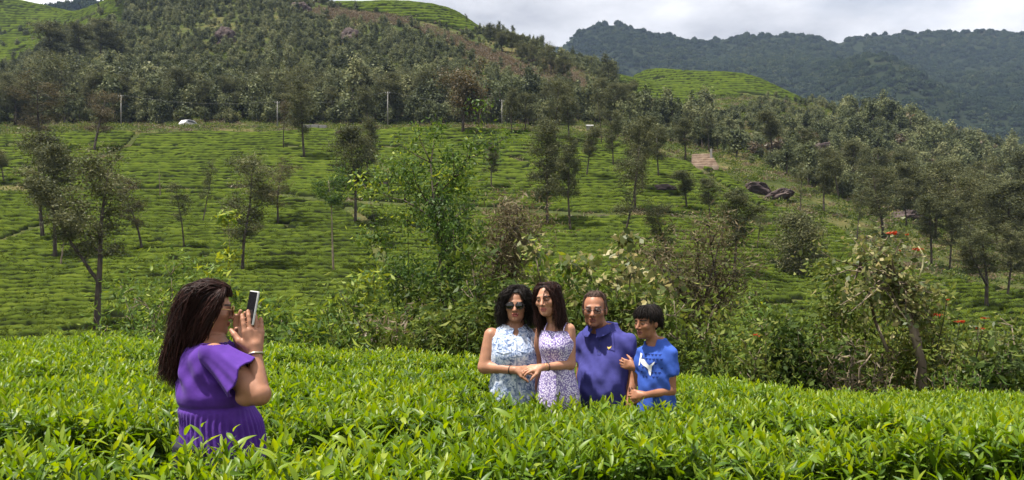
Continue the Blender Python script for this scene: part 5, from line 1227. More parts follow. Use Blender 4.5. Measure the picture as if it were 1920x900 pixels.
# ---- young woman in the lavender dress
p = Person('young woman with long dark hair in lavender flowered sundress', 1046, 5.58, (0.40, 0.20, 0.125)); L_ = p.L
p.K_low = (.15, .11); p.keys([(597, 0, .02, .045, .045), (606, 0, .02, .065, .055), (612, 0, .015, .10, .065), (620, 0, .005, .118, .078), (634, 0, -.01, .120, .098), (650, 0, -.02, .118, .108), (670, 0, -.005, .105, .088), (690, 0, 0, .100, .082), (712, 0, .0, .118, .092), (735, 0, 0, .140, .105), (765, 0, 0, .152, .112), (830, 0, 0, .16, .115)])
p.hc = L_(1027, 562, -.02); p.hR = rot_head(-28, 2, -5); p.hs = .99
p.S.loft(p.K, -20, k=.03); p.S.cone(L_(1041, 612, .02), p.hc + (.012, .015, -.045), .045, .043, .03)
sh, el, wr = L_(1066, 618, -.04), L_(1069, 683, -.06), L_(1016, 689, -.18)
add_arm(p.S, sh, el, wr, (.046, .039, .036, .022)); hand(p.S, wr, (-1, -.1, -.08), (0, .5, -.85), 1, .45, .92)
sh2, el2, wr2 = L_(1016, 619, .06), L_(1006, 680, .14), L_(1000, 730, .1); add_arm(p.S, sh2, el2, wr2, (.044, .038, .034, .022)); hand(p.S, wr2, (0, -.1, -1), (0, 1, 0), -1, .3, .85)
head_sdf(p.S, p.hc, p.hR, p.hs, 0, .95); p.legs(-20, .08, .075); p.body(p.z(606), (0.40, 0.13, 0.11), (0.05, 0.028, 0.02), True)
m, t, N, K = nodes_of('flower_print'); out = N('ShaderNodeOutputMaterial'); bs = N('ShaderNodeBsdfPrincipled'); K(bs.outputs[0], out.inputs[0]); bs.inputs['Roughness'].default_value = .85; bs.inputs['Specular IOR Level'].default_value = .15
tcn = N('ShaderNodeTexCoord'); vo = N('ShaderNodeTexVoronoi'); vo.inputs['Scale'].default_value = 105; vo.inputs['Randomness'].default_value = .9; K(tcn.outputs['Object'], vo.inputs['Vector'])
r_ = ramp(t, [(0.28, (0.74, 0.70, 0.80)), (0.42, (0.46, 0.40, 0.60)), (0.60, (0.22, 0.17, 0.38)), (0.8, (0.17, 0.13, 0.33))]); K(vo.outputs['Distance'], r_.inputs[0]); K(r_.outputs[0], bs.inputs['Base Color']); M_print = m
T = Sdf(); T.loft(p.K, -20, .010, zhi=p.z(619), k=.0); Rz = rotz(math.radians(-20)); ct = Rz @ np.array((0, -.12, p.z(619)))
T.ell(ct + (0, 0, .012), (.055, .07, .022), Rz, .008, 's'); T.ell(Rz @ np.array((0, .10, p.z(622))), (.11, .06, .045), Rz, .01, 's')
T.ell(sh + (.03, 0, -.02), (.04, .07, .07), None, .01, 's')
T.post = lambda P: .0025 * np.sin(P[..., 0] * 70 + P[..., 2] * 9) * np.clip((p.z(690) - P[..., 2]) * 8, .2, 1.6)
dress = p.cloth('dress', T, M_print, (-.22, -.22, p.z(828)), (.22, .22, p.z(606)))
st = MB()
for x in (-.068, .068):
    st.tube([Rz @ np.array((x * 1.0, -.100, p.z(622))), Rz @ np.array((x, -.078, p.z(613))), Rz @ np.array((x, -.02, p.z(604.5))), Rz @ np.array((x * .95, .06, p.z(610)))], [.004] * 4, 5)
st.mesh('strap', M_print); st.build('strap', M_print, dress, True)
v, f = p.cap(.007, .090, -.09, -.02, None, .001, crown=.003); tt = np.full(len(f), .2); G = []
for a in np.linspace(-2.9, 2.9, 15):
    if abs(a) < .75: continue
    x, y = math.sin(a), -math.cos(a); dn = .0 if x < 0 else .0
    G.append(([p.hp(.012, -.02, .112), p.hp(.075 * x, .01 + .085 * y * .8, .075), p.hp(.086 * x, .02 + .09 * y * .5, .0), p.hp(.088 * x, .03 + .085 * y * .5, -.09), p.hp(.10 * x, .02 + .09 * y * .5, -.17), p.hp(.085 * x, .0 + .08 * y * .5, -.235 + .03 * math.cos(a * 2))], [.01, .018, .024, .030, .034, .02]))
G.append(([p.hp(.01, -.05, .105), p.hp(.035, -.098, .06), p.hp(.03, -.112, .01), p.hp(.045, -.10, -.05)], [.003, .004, .004, .003]))
G.append(([p.hp(0, -.04, .11), p.hp(.06, -.07, .07), p.hp(.078, -.06, .01), p.hp(.084, -.04, -.07), p.hp(.09, -.05, -.16)], [.006, .012, .014, .018, .02]))
G.append(([p.hp(0, -.04, .11), p.hp(-.06, -.07, .07), p.hp(-.076, -.06, .01), p.hp(-.08, -.04, -.07), p.hp(-.085, -.05, -.16)], [.006, .010, .012, .018, .022]))
nG = len(G)
for a in np.linspace(-2.9, 2.9, 13):
    if abs(a) < .95: a = math.copysign(.95, a)
    x, y = math.sin(a), -math.cos(a); G.append(([p.hp(-.005, -.05, .113), p.hp(.05 * x, .01 + .06 * y, .112), p.hp(.080 * x, .012 + .095 * y, .078), p.hp(.088 * x, .014 + .090 * y, .02)], [.006, .012, .011, .010]))
link_hair(p, [(v, f, tt * 0), strands(G, 2000, .0016, 6, .016, 7, 11, [1] * (nG - 3) + [.10, 1, 1] + [.9] * 13)], M_hair_brown)
p.bracelet(el, wr, .80, .028, M_frame, .003); p.bracelet(el, wr, .90, .026, M_gold, .002); p.earring(1, .014)

# ---- man in the polo shirt
p = Person('man with glasses and short greying hair in violet blue polo shirt', 1136, 5.85, (0.30, 0.135, 0.078)); L_ = p.L
p.K_low = (.17, .13); p.keys([(606, 0, .02, .06, .058), (616, 0, .02, .085, .07), (622, 0, .015, .125, .085), (632, 0, .01, .160, .105), (655, 0, -.005, .168, .126), (680, 0, -.03, .170, .145), (705, 0, -.055, .174, .165), (727, 0, -.06, .175, .170), (748, 0, -.045, .172, .156), (775, 0, -.01, .17, .135), (830, 0, 0, .17, .13)])
Y0 = -26; Rz = rotz(math.radians(Y0)); p.hc = L_(1115, 581, -.06); p.hR = rot_head(-14, 2, 0); p.hs = 1.07
p.S.loft(p.K, Y0, k=.03); p.S.cone(L_(1124, 622, -.01), p.hc + (.01, .02, -.045), .062, .058, .03)
shR = Rz @ np.array((-.162, 0, p.z(639))); elR = shR + (-.02, .02, -.27); wrR = elR + (.03, -.06, -.22); add_arm(p.S, shR, elR, wrR, (.050, .046, .042, .029)); hand(p.S, wrR, (0, -.2, -1), (0, 1, 0), -1, .3)
shL = Rz @ np.array((.162, 0, p.z(639))); elL = L_(1187, 702, -.10); wrL = L_(1181, 758, -.20); add_arm(p.S, shL, elL, wrL, (.050, .046, .042, .029)); hand(p.S, wrL, (-.1, -.25, -1), (-1, 0, 0), 1, .5)
head_sdf(p.S, p.hc, p.hR, p.hs, 1.0, 1.18, .5); p.legs(Y0)
def stubble(v, col):
    q = ((v - p.hc) @ p.hR) / p.hs; m = (q[:, 2] < -.035) & (q[:, 1] < -.02) & (q[:, 2] > -.12) & (np.abs(q[:, 0]) < .07) & ~((np.abs(q[:, 0]) < .026) & (q[:, 2] > -.078)); col[m] *= (.86, .86, .90); return col
p.body(p.z(612), (0.26, 0.09, 0.07), (0.07, 0.05, 0.045), True, tint_fn=stubble)
M_polo = plain_mat('polo_cloth', (0.056, 0.055, 0.215), .9, .10, col2=(0.046, 0.045, 0.18), nscale=26, bump=.05)
M_polo2 = plain_mat('polo_collar', (0.050, 0.052, 0.215), .9, .12, nscale=26)
T = Sdf(); T.loft(p.K, Y0, .012, zhi=p.z(606), k=.0)
for a, b in ((shR, elR), (shL, elL)):
    dv = b - a; dv = dv / np.linalg.norm(dv); T.sleeve(a, a + dv * .165, .066, .067)
nb = L_(1122, 616, -.015); T.cone(nb, nb + (0, 0, .12), .062, .08, .01, 's'); nv = Rz @ np.array((0, -.10, -.06)); T.cone(nb + nv, nb + Rz @ np.array((0, -.09, .03)), .006, .04, .006, 's')
T.post = lambda P: (.006 * np.sin(P[..., 2] * 34 + 2.2 * np.sin(P[..., 0] * 22 + P[..., 1] * 12)) + .002 * np.sin(P[..., 0] * 75 + P[..., 2] * 48)) * np.clip((P[..., 2] - p.z(800)) * 4, .2, 1)
polo = p.cloth('polo_shirt', T, M_polo, (-.34, -.32, p.z(828)), (.34, .30, p.z(600))); me_, v_, f_ = p.last
T = Sdf(); T.fn(collar_fn(nb, Rz, .070, .85, .034, -.014, -.060, .012), nb - .2, nb + .2); v, f = T.mesh([(nb - .17, nb + .17, .0045)]); link('collar', mesh_np('collar', v, f, [M_polo2], True), polo)
zb = p.z(640); o = decal(p, [rect(-.014, zb - .085, .014, zb + .03)], v_, f_, Y0, M_polo2, 'placket', .004, 4); o.parent = polo
M_btn = plain_mat('button', (.05, .05, .13), .3, .5)
for k in range(3):
    o = decal(p, [[(.0045 * math.cos(a), zb + .012 - k * .038 + .0045 * math.sin(a)) for a in np.linspace(0, 6.28, 11)[:-1]]], v_, f_, Y0, M_btn, 'button', .008, 0); o.parent = polo
M_emb = plain_mat('gold_thread', (0.62, 0.44, 0.12), .6, .3, nscale=60); ex, ez = .068, p.z(649)
o = decal(p, [[(ex - .016, ez + .013), (ex - .004, ez + .004), (ex, ez + .006), (ex + .004, ez + .005), (ex + .015, ez + .016), (ex + .012, ez + .002), (ex + .005, ez - .006), (ex + .001, ez - .015), (ex - .005, ez - .007), (ex - .011, ez)]], v_, f_, Y0, M_emb, 'emblem', .0035, 1); o.parent = polo
v, f = p.cap(.005, .092, -.045, .012, None, .001, front_y=-.015); q = rng(8); tt = q.uniform(.0, .35, len(f)); G = []
for a in np.linspace(-2.9, 2.9, 22):
    x, y = math.sin(a), -math.cos(a)
    if abs(a) > 1.15: G.append(([p.hp(.07 * x, .01 + .085 * y, .06), p.hp(.080 * x, .012 + .097 * y, .02), p.hp(.078 * x, .012 + .095 * y, -.03)], [.010, .009, .006]))
    G.append(([p.hp(.02 * x, .02 + .03 * y, .120), p.hp(.045 * x, .018 + .058 * y, .112), p.hp(.066 * x, .018 + .074 * y, .094)] if abs(a) < 1.15 else [p.hp(.03 * x, .01 + .05 * y, .118), p.hp(.062 * x, .012 + .077 * y, .100), p.hp(.079 * x, .014 + .094 * y, .065)], [.018, .010, .006]))
link_hair(p, [(v, f, tt), strands(G, 900, .0012, 9, .003, 5, 6)], M_hair_henna)
m, t, N, K = nodes_of('tinted_lens'); out = N('ShaderNodeOutputMaterial'); a = N('ShaderNodeBsdfTransparent'); a.inputs[0].default_value = (.80, .77, .75, 1); b_ = N('ShaderNodeBsdfGlossy'); b_.inputs['Roughness'].default_value = .05; mm = N('ShaderNodeMixShader'); mm.inputs[0].default_value = .035; K(a.outputs[0], mm.inputs[1]); K(b_.outputs[0], mm.inputs[2]); K(mm.outputs[0], out.inputs[0])
p.glasses('glasses', m, M_frame, .025, .017, -.001)
MAN = p; MAN_AR = (elL, wrL)

# ---- boy in the blue T-shirt
p = Person('boy with black fringe in bright blue printed T-shirt holding the arm of the man', 1231, 5.52, (0.28, 0.125, 0.070)); L_ = p.L
p.K_low = (.125, .095); p.keys([(632, 0, .02, .042, .042), (640, 0, .02, .060, .05), (646, 0, .015, .080, .060), (655, 0, .01, .105, .074), (672, 0, 0, .114, .087), (700, 0, 0, .112, .088), (730, 0, 0, .112, .088), (760, 0, 0, .118, .092), (830, 0, 0, .125, .095)])
Y0 = -30; Rz = rotz(math.radians(Y0)); p.hc = L_(1214, 605, -.01); p.hR = rot_head(-55, 4, 0); p.hs = .94
p.S.loft(p.K, Y0, k=.025); p.S.cone(L_(1226, 648, .02), p.hc + (.012, .012, -.04), .042, .040, .03)
shL, elL, wrL = Rz @ np.array((.104, 0, p.z(663))), L_(1258, 733, -.07), L_(1207, 741, -.15); add_arm(p.S, shL, elL, wrL, (.040, .034, .033, .021)); hand(p.S, wrL, (-1, .25, .05), (-.2, .9, -.25), 1, .75, .82, .04, .5)
shR, elR, wrR = Rz @ np.array((-.104, 0, p.z(663))), L_(1199, 716, .10), L_(1190, 688, .07); add_arm(p.S, shR, elR, wrR, (.038, .033, .031, .022)); hand(p.S, wrR, (-1, .25, .28), (.2, 1, 0), -1, .55, .82, .04, .4)
head_sdf(p.S, p.hc, p.hR, p.hs, 0, 1.0); p.legs(Y0, .07, .065); p.body(p.z(640), (0.25, 0.08, 0.065), (0.012, 0.008, 0.007), True)
M_tee = plain_mat('tee_cloth', (0.045, 0.10, 0.42), .9, .10, col2=(0.038, 0.086, 0.36), nscale=30, bump=.05); M_white = plain_mat('white_print', (.78, .78, .80), .7, .2, nscale=40); M_navy = plain_mat('navy_print', (.014, .030, .15), .8, .15, nscale=40)
T = Sdf(); T.loft(p.K, Y0, .015, zhi=p.z(634), k=.0)
for a, b in ((shR, elR), (shL, elL)):
    dv = b - a; dv = dv / np.linalg.norm(dv); T.sleeve(a, a + dv * .140, .046, .056)
nb = L_(1225, 643, .015); T.cone(nb + (0, -.01, -.006), nb + (0, -.01, .12), .050, .065, .008, 's')
T.post = lambda P: .0035 * np.sin(P[..., 2] * 45 + 2.5 * np.sin(P[..., 0] * 28 + P[..., 1] * 15)) + .002 * np.sin(P[..., 0] * 80 + P[..., 2] * 60)
tee = p.cloth('t_shirt', T, M_tee, (-.30, -.26, p.z(828)), (.30, .26, p.z(628))); me_, v_, f_ = p.last
T = Sdf(); T.fn(collar_fn(nb + (0, -.008, .002), Rz, .058, .3, .012, -.004, -.012, -1, .006), nb - .12, nb + .12); v, f = T.mesh([(nb - .1, nb + .1, .004)]); link('neckband', mesh_np('neckband', v, f, [M_tee], True), tee)
z0 = p.z(685); s_ = .135
zo = lambda x, y: ((x - 553) / 3.6 / 272 * 1.25 - .012, p.z(530 + y / 3.6))
cat = [(497, 512), (520, 510), (540, 536), (553, 550), (570, 533), (584, 520), (577, 540), (562, 562), (559, 585), (558, 620), (548, 602), (545, 576), (535, 563), (515, 552), (499, 536)]
o = decal(p, [[zo(*c) for c in cat], [zo(*c) for c in ((489, 470), (505, 477), (497, 520), (490, 556), (484, 556))]], v_, f_, Y0, M_white, 'logo', .005, 2); o.parent = tee
q = rng(4); tri = []
for i in range(6):
    for j in range(6):
        x = -.075 + i * .026 + (j % 2) * .012; z = p.z(662) - j * .030
        if abs(x + .01) < .08 and q.random() < .85: tri.append([(x - .011, z), (x + .011, z + .003), (x + .001, z - .012)])
o = decal(p, tri, v_, f_, Y0, M_navy, 'chest_print', .0025, 1, (0, 0, 0)); o.parent = tee; o['kind'] = 'stuff'
v, f = p.cap(.014, .052, -.055, .006, None, .001, crown=.004, front_y=-.02); tt = np.full(len(f), .0); G = []
for a in np.linspace(-3.0, 3.0, 26):
    x, y = math.sin(a), -math.cos(a); lo = (.040 if abs(a) < 1.0 else (.0 if abs(a) < 1.9 else -.058)) + q.normal() * .011
    G.append(([p.hp(.01, .03, .122), p.hp(.055 * x, .012 + .075 * y, .112), p.hp(.086 * x, .012 + .104 * y, .075), p.hp(.090 * x, .010 + .108 * y, lo)], [.008, .014, .012, .008]))
link_hair(p, [(v, f, tt), strands(G, 1600, .0016, 12, .007, 4, 8)], M_hair_black)

# ---- woman taking the picture
p = Person('woman with long dark hair in purple top holding up a phone', 404, 3.80, (0.33, 0.160, 0.098)); L_ = p.L
Y0 = 108; Rz = rotz(math.radians(Y0)); p.K_low = (.21, .19)
p.keys([(626, 0, .02, .060, .06), (638, 0, .02, .085, .075), (647, 0, .02, .135, .095), (662, 0, .015, .170, .122), (690, 0, .0, .182, .148), (715, 0, -.01, .186, .165), (740, 0, -.01, .184, .162), (760, 0, 0, .182, .155), (790, 0, -.03, .195, .170), (830, 0, -.035, .205, .18), (870, 0, -.03, .205, .18), (900, 0, 0, .21, .19)])
p.hc = L_(393, 579, .0); p.hR = rot_head(113, 6, 0); p.hs = 1.04
p.S.loft(p.K, Y0, k=.03); p.S.cone(L_(390, 660, .0), p.hc + (-.012, -.005, -.04), .062, .054, .03)
shR, elR, wrR = L_(402, 668, -.16), L_(486, 739, -.22), L_(478, 660, -.15)
add_arm(p.S, shR, elR, wrR, (.060, .053, .049, .028), ke=.004); p.S.ell(elR + (-.06, .01, -.015), (.05, .04, .042), None, .02); hand(p.S, wrR, (-.10, .08, 1), (-.45, .85, 0), 1, .14, 1.15, .04, .3)
shL, elL, wrL = L_(412, 672, .165), L_(474, 735, .13), L_(458, 654, .01)
add_arm(p.S, shL, elL, wrL, (.062, .056, .050, .028)); hand(p.S, wrL, (-.14, -.05, 1), (.8, -.35, 0), -1, .22, 1.12, .05, .3)
head_sdf(p.S, p.hc, p.hR, p.hs, 0, 1.0, .6); p.legs(Y0, .1, .1)
p.body(p.z(650), (0.33, 0.10, 0.085), (0.02, 0.012, 0.01), True, fine=.0045, mid=.0045, top=.3, wide=.5)
M_purple = plain_mat('purple_chiffon', (0.085, 0.028, 0.245), .8, .15, col2=(0.066, 0.021, 0.20), nscale=20, sheen=.06, bump=.06)
T = Sdf(); T.loft(p.K, Y0, .014, zhi=p.z(640), k=.0); nb = L_(391, 645, 0); T.cone(nb + (.01, 0, .01), nb + (.0, 0, .14), .068, .085, .012, 's'); T.cone(nb + Rz @ np.array((0, -.13, -.09)), nb + Rz @ np.array((0, -.10, .03)), .012, .055, .01, 's')
zw = p.z(757)
def pleat(P):
    q = P @ Rz; th = np.arctan2(q[..., 0], -q[..., 1]); low = np.clip((zw - P[..., 2]) * 14, 0, 1); up = np.clip((P[..., 2] - zw) * 7, 0, 1)
    waist = .010 * np.exp(-((P[..., 2] - zw) / .012) ** 2)
    return low * .005 * np.sin(th * 46 + 1.2 * np.sin(P[..., 2] * 30)) + up * (.008 * np.sin(th * 9 + P[..., 2] * 18 + 1.5 * np.sin(P[..., 2] * 23)) + .003 * np.sin(P[..., 0] * 60 - P[..., 2] * 40)) + waist - .008 * np.exp(-((P[..., 2] - zw - .05) / .03) ** 2)
T.post = pleat
top = p.cloth('top', T, M_purple, (-.30, -.30, p.z(880)), (.30, .30, p.z(640)), .0055)
for a, b, nm in ((shR, elR, 'sleeve'), (shL, elL, 'sleeve')):
    dv = b - a; Ln = np.linalg.norm(dv); dv = dv / Ln; e_ = a + dv * Ln * .72; T = Sdf(); a0 = a + np.array((0, 0, .012))
    u1 = np.cross(dv, (0, 1, 0)); u1 /= np.linalg.norm(u1); u2 = np.cross(dv, u1)
    def sl(P, a0=a0, dv=dv, Ln=Ln, u1=u1, u2=u2):
        q = P - a0; t = q @ dv; x, y = q @ u1, q @ u2; th = np.arctan2(y, x); tt = np.clip(t / (Ln * .72), -.6, 1.2)
        r_ = .070 + .040 * np.clip(tt, 0, 1.2) ** 1.5 + .007 * np.sin(th * 6 + 1.0) * np.clip(tt, 0, 1) + .003 * np.sin(th * 13) * np.clip(tt, 0, 1)
        rad = np.sqrt(x * x + y * y + np.clip(-t, 0, 1) ** 2); d = rad - r_; d = np.where(t > -.02, np.maximum(d, -(d + .013)), d)
        return np.maximum(d * .9, t - Ln * (.72 - .11 * np.cos(th) + .03 * np.sin(th * 5)))
    T.fn(sl, a - .16, e_ + .16); v, f = T.mesh([(a - .17, e_ + .17, .0048)]); o = link(nm, mesh_np(nm, v, f, [M_purple], True), top)
q = rng(31); G = []
hq = lambda px, py, dd: L_(px, py, dd)
for k in range(15):
    w = (k / 14 - .5) * 2                                               # -1 near side (towards the lens) ... +1 far side
    sp = p.hp(.008 * w, -.085, .098)
    near = -.088 * (1 if w < 0 else -1) * abs(w)
    y_ = .095 * w; G.append(([hq(418, 538, y_ * .2), hq(392, 528 + 8 * abs(w), y_ * .6), hq(352, 560 + 16 * abs(w), y_ * 1.0), hq(337, 620, y_ * 1.1), hq(326 + 14 * q.normal() * .5, 680, y_ * 1.0), hq(322 + 12 * q.normal(), 712 + 10 * q.normal(), y_ * .8)], [.012, .020, .030, .040, .036, .016]))
for k in range(7):                                                      # locks on the near side that cover the ear and cheek edge
    f_ = k / 6; G.append(([hq(421 - 6 * f_, 541, -.05), hq(415 - 16 * f_, 556, -.088), hq(400 - 22 * f_, 585, -.100), hq(380 - 18 * f_, 622, -.100), hq(356 - 12 * f_, 672, -.08), hq(338 - 10 * f_, 712 + 12 * f_, -.07)], [.010, .014, .017, .022, .026, .012]))
for k in range(4):
    f_ = k / 3; G.append(([hq(340, 600, -.05 + .1 * f_), hq(322, 640, -.05 + .1 * f_), hq(311, 680, -.05 + .1 * f_), hq(306 + 4 * k, 708, -.05 + .1 * f_)], [.02, .022, .018, .008]))
for k in range(14):                                                     # combed back over the crown
    w = (k / 13 - .5) * 2; G.append(([p.hp(.055 * w, -.088 + .02 * abs(w), .070), p.hp(.06 * w, -.06, .108), p.hp(.075 * w, .02, .128 - .02 * abs(w)), p.hp(.088 * w, .095, .07), p.hp(.085 * w, .125, -.02), p.hp(.08 * w, .14, -.12)], [.010, .012, .013, .018, .022, .026]))
v, f = p.cap(.010, .078, -.085, -.03, None, .001, crown=.004, front_y=-.045); tt = np.full(len(f), .0)
link_hair(p, [(v, f, tt), strands(G, 3300, .0016, 32, .026, 7, 13)], M_hair_brown)
p.glasses('sunglasses', M_darklens, M_gold, .028, .024, -.002); p.earring(1, .027, .0022); p.earring(-1, .027, .0022)
M_brace = plain_mat('silver_bracelet', (.55, .48, .38), .35, .5, 1.0, nscale=90, contrast=(.45, .55)); p.bracelet(elR, wrR, .93, .034, M_brace, .006)
# the phone
ph = empty('phone', p.base + Vector(L_(472, 577, -.12)), 'smartphone in white case held up by the woman in purple', 'phone')
nrm = Vector((-.66, -.72, .16)).normalized(); upv = Vector((.13, .05, 1)); xv = upv.cross(nrm).normalized(); upv = nrm.cross(xv)
Mx = Matrix((xv, upv, nrm)).transposed(); ph.rotation_euler = Mx.to_euler()
mb = MB(); mb.box((0, 0, -.001), (.076, .156, .010)); mb.build('case', plain_mat('white_case', (.60, .60, .58), .5, .3), ph, True, .004)
mb = MB(); mb.box((0, 0, .0045), (.068, .147, .003)); sc_ = mb.build('screen', plain_mat('phone_glass', (.012, .013, .015), .2, .25, col2=(.012, .012, .014), nscale=12), ph, False, .001)
mb = MB(); mb.box((0.022, .058, -.008), (.022, .026, .005)); mb.build('camera_bump', M_frame, ph, False, .002)
# ------------------------------------------------------------------ road, poles, rocks and small things on the slope
M_asph = ground_mat('asphalt', [(0.3, (0.04, 0.04, 0.042)), (0.7, (0.07, 0.068, 0.066))], 0.8, dist=0.02)
xs = np.linspace(-165, 40, 120); ry = 149 + 2.0 * np.sin(xs * 0.03); V = []; 
for side in (-1.8, 1.8):
    z = HG(np.stack([xs, ry - 1.8], 1)) + 0.10; V.append(np.stack([xs, ry + side, z], 1))
zroad = V[0][:, 2]; ROADZ = lambda x: float(np.interp(x, xs, zroad))
V = np.concatenate(V); i = np.arange(119); F = np.stack([i, i + 1, i + 121, i + 120], 1)
link('road', mesh_np('road', V, F, [M_asph], True), kind='structure')
# white car
M_paint = plain_mat('white_paint', (.55, .55, .55), .4, .4); M_glass = plain_mat('car_glass', (.02, .025, .03), .1, .6); M_tyre = plain_mat('tyre', (.02, .02, .02), .8, .2); M_rim = plain_mat('rim', (.4, .4, .42), .4, .5, .8)
cx_ = (357 - 960) / FPX * 147.6; car = empty('car', (cx_, 147.6, ROADZ(cx_) - .12), 'small white car on the road above the tea slope', 'car'); car.rotation_euler = (0, 0, math.radians(62)); car.scale = (1.0, 1.0, 1.0)
prof = [(-1.95, .30), (-1.98, .70), (-1.80, .92), (-1.45, 1.40), (-.95, 1.52), (.25, 1.50), (.95, 1.0), (1.75, .88), (1.98, .62), (1.95, .28)]
def extr(prof, w, taper=1.0):
    n = len(prof); V = [(x, -w * (taper if z > 1.05 else 1), z) for x, z in prof] + [(x, w * (taper if z > 1.05 else 1), z) for x, z in prof]
    return V, [tuple(range(n)), tuple(range(2 * n - 1, n - 1, -1))] + [(k, k + n, (k + 1) % n + n, (k + 1) % n) for k in range(n)]
mb = MB(); mb.add(*extr(prof, .84, .84)); mb.build('body', M_paint, car, False, .03)
for y in (-1, 1):
    mb = MB(); n = [(-1.35, 1.02), (-1.20, 1.38), (-.20, 1.42), (.72, 1.04)]; mb.add([(x, y * (.79 if z < 1.1 else .735), z) for x, z in n] + [(x, y * (.80 if z < 1.1 else .745) + y * .06, z) for x, z in n], [(0, 1, 2, 3), (7, 6, 5, 4), (0, 4, 5, 1), (1, 5, 6, 2), (2, 6, 7, 3), (3, 7, 4, 0)]); mb.build('window', M_glass, car)
mb = MB(); mb.add([(.32, -.64, 1.47), (.32, .64, 1.47), (.96, .76, 1.03), (.96, -.76, 1.03), (.36, -.64, 1.50), (.36, .64, 1.50), (1.0, .76, 1.06), (1.0, -.76, 1.06)], [(0, 1, 2, 3), (7, 6, 5, 4), (0, 4, 5, 1), (1, 5, 6, 2), (2, 6, 7, 3), (3, 7, 4, 0)]); mb.build('windscreen', M_glass, car)
for x in (-1.2, 1.25):
    for y in (-.78, .78):
        mb = MB(); mb.tube([(x, y - .1, .31), (x, y + .1, .31)], [.31, .31], 16); w = mb.build('wheel', M_tyre, car, False, .02); mb = MB(); mb.tube([(x, y - .11, .31), (x, y + .11, .31)], [.18, .18], 12); mb.build('rim', M_rim, w)
for y in (-.6, .6):
    mb = MB(); mb.box((1.93, y, .68), (.1, .28, .14)); mb.build('headlight', plain_mat('lamp_glass', (.7, .7, .72), .1, .6), car, False, .02)
# poles and wires
M_conc = plain_mat('concrete', (.24, .23, .21), .9, .2, nscale=4, bump=.3); poles = []
for (px_, by_, ty_, lab) in ((227, 238, 178, 'pale concrete pole by the road at left'), (520, 240, 190, 'thin concrete pole by the road behind the two bare oaks'), (727, 240, 172, 'concrete pole among trees left of the orange brown tree'), (941, 242, 187, 'bright concrete pole at the crest right of the orange brown tree'), (1232, 284, 245, 'short pale pole below the right wood')):
    d0 = 143.5 if px_ < 1100 else 128.0; b = at(px_, by_, d0); b.z = float(HG([[b.x, d0]])[0]) - .1; top = at(px_, ty_, d0).z - b.z
    t = empty('utility_pole', b, lab, 'pole'); mb = MB(); mb.tube([(0, 0, 0), (0, 0, top)], [.11, .08], 8); mb.build('post', M_conc, t, True)
    mb = MB(); mb.box((0, -.11, top - .25), (.9, .06, .06)); mb.build('crossarm', M_conc, t); poles.append((b, top))
    for x in (-.4, .4): mb = MB(); mb.tube([(x, -.11, top - .22), (x, -.11, top - .05)], [.04, .03], 6); mb.build('insulator', M_paint, t)
M_wire = plain_mat('wire', (.16, .16, .16), .5, .4)
for k, lab in ((0, 'sagging power line between the two left poles'), (1, 'sagging power line between the second and third pole'), (2, 'sagging power line between the third pole and the bright pole')):
    (b0, t0), (b1, t1) = poles[k], poles[k + 1]; mb = MB(); a0 = b0 + Vector((.4, -.11, t0 - .05)); a1 = b1 + Vector((-.4, -.11, t1 - .05))
    mb.tube([a0.lerp(a1, x) - Vector((0, 0, 4 * .9 * x * (1 - x))) for x in np.linspace(0, 1, 14)], [.016] * 14, 4); o = mb.build('power_line', M_wire); o['label'] = lab; o['category'] = 'wire'
# rocks
def boulder(px_, py_, w, h, lab, seed, tilt=0.0, dmin=38, flat=.8):
    b = hit(px_, py_ + h * .4, dmin); sx = w / FPX * b.y / 2; sz = h / FPX * b.y / 2
    bm = bmesh.new(); bmesh.ops.create_icosphere(bm, subdivisions=4, radius=1.0); P = np.array([v.co[:] for v in bm.verts]); n = fbm(P, 1.4, 4, seed); n = n + .25 * np.abs(vnoise(P, 3.1, seed + 9))
    for v, k in zip(bm.verts, n): v.co = Vector((v.co.x * (1 + .28 * k) * sx, v.co.y * (1 + .28 * k) * sx * flat, v.co.z * (1 + .30 * k) * sz * 1.15)); 
    me = bpy.data.meshes.new('boulder'); bm.to_mesh(me); bm.free(); me.materials.append(M_rock)
    o = link('boulder', me, None, b + Vector((0, sx * .2, sz * .05)), label=lab, category='rock'); o.rotation_euler = (0, math.radians(tilt), seed); return o
boulder(420, 62, 46, 46, 'tall grey boulder sticking out of the wood on the left hill', 1, 0, 160); boulder(655, 62, 52, 42, 'large purple grey boulder in the wood near the crest', 2, 0, 160); boulder(562, 10, 40, 30, 'rock outcrop at the very top of the left hill', 3, 0, 160)
boulder(1545, 275, 46, 44, 'mauve grey boulder in the right wood', 4, 0, 110)
for k, (x, y, w, h, t_) in enumerate([(1422, 351, 62, 22, 24), (1456, 365, 62, 20, 24)]):
    boulder(x, y, w, h, ['upper half of the long brown rock ledge on the right slope', 'lower half of the long brown rock ledge on the right slope'][k], 20 + k, t_, 60)
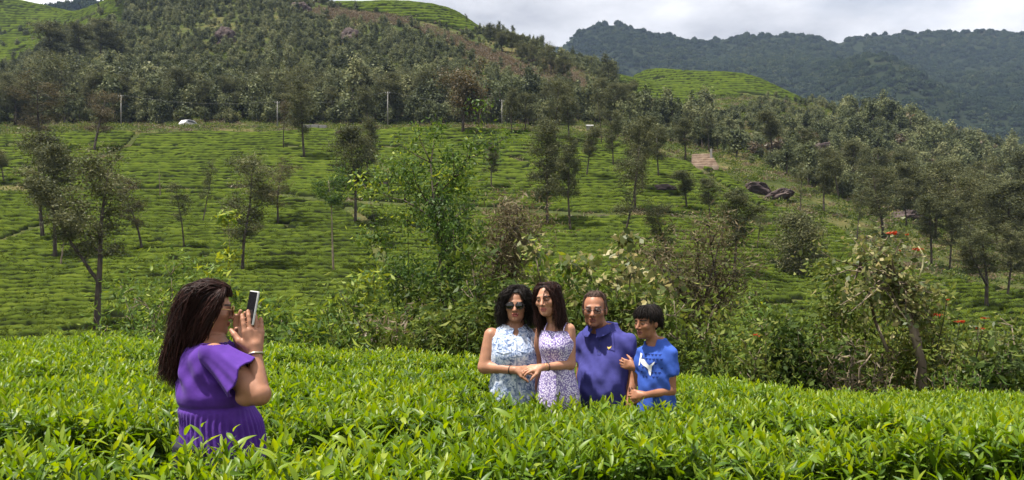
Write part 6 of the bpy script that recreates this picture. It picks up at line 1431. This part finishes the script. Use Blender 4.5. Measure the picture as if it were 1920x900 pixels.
boulder(1245, 350, 52, 18, 'low brown rock on the terrace right of centre', 30, 0, 60); boulder(716, 345, 34, 9, 'flat pale rock beside the terrace track behind the dense oak', 31, 0, 60); boulder(640, 248, 34, 14, 'dark rock below the road in the middle', 32, 0, 100)
boulder(1700, 400, 70, 26, 'brown rock bank behind the oaks on the right slope', 33, 0, 80); boulder(1130, 405, 30, 7, 'small stone by the terrace track below the slim oak', 34, 0, 60)
# earth steps cut in the slope
M_clay = plain_mat('pink_clay', (.36, .28, .21), .95, .1, col2=(.20, .14, .10), nscale=1.5, bump=.6); b = hit(1322, 318, 80); t = empty('earth_steps', b, 'stepped pink earth bank at the corner of the tea field', 'steps'); t.rotation_euler = (0, 0, math.radians(-14)); w0 = 50 / FPX * b.y
for k in range(6):
    mb = MB(); mb.box((-.1 * k, .4 + k * .55, .25 + k * .42), (w0 * (1 - .05 * k), .75, .75)); mb.build('step', M_clay, t, False, .08)
mb = MB(); mb.box((w0 * .22, 2.2, 2.2), (.35, .5, 2.2)); mb.build('wall', M_conc, t, False, .04)
# little white hut on the crest
b = hit(1106, 246, 100); t = empty('hut', b, 'tiny white hut half hidden among the trees on the crest', 'hut'); mb = MB(); mb.box((0, .6, .7), (1.5, 1.2, 1.9)); mb.build('wall', M_conc, t)
t.scale = (.75, .75, .6)
mb = MB(); mb.add([(-.95, -.2, 1.6), (.95, -.2, 1.6), (.95, 1.4, 1.6), (-.95, 1.4, 1.6), (-.95, .6, 2.15), (.95, .6, 2.15)], [(0, 1, 5, 4), (2, 3, 4, 5), (0, 4, 3), (1, 2, 5), (0, 3, 2, 1)]); mb.build('roof', plain_mat('tin', (.3, .3, .3), .5, .4, .5), t); mb = MB(); mb.box((.2, -.02, .45), (.5, .06, 1.2)); mb.build('door', M_frame, t)
# grey parapet wall beside the road
b = hit(590, 243, 100); t = empty('parapet', b, 'short grey parapet wall beside the road in the middle', 'wall')
for k in range(3): mb = MB(); mb.box((-1.3 + k * 1.32, .1 * k, .35), (1.25, .35, .9 + .1 * (k == 1))); mb.build('block', M_conc, t, False, .05)
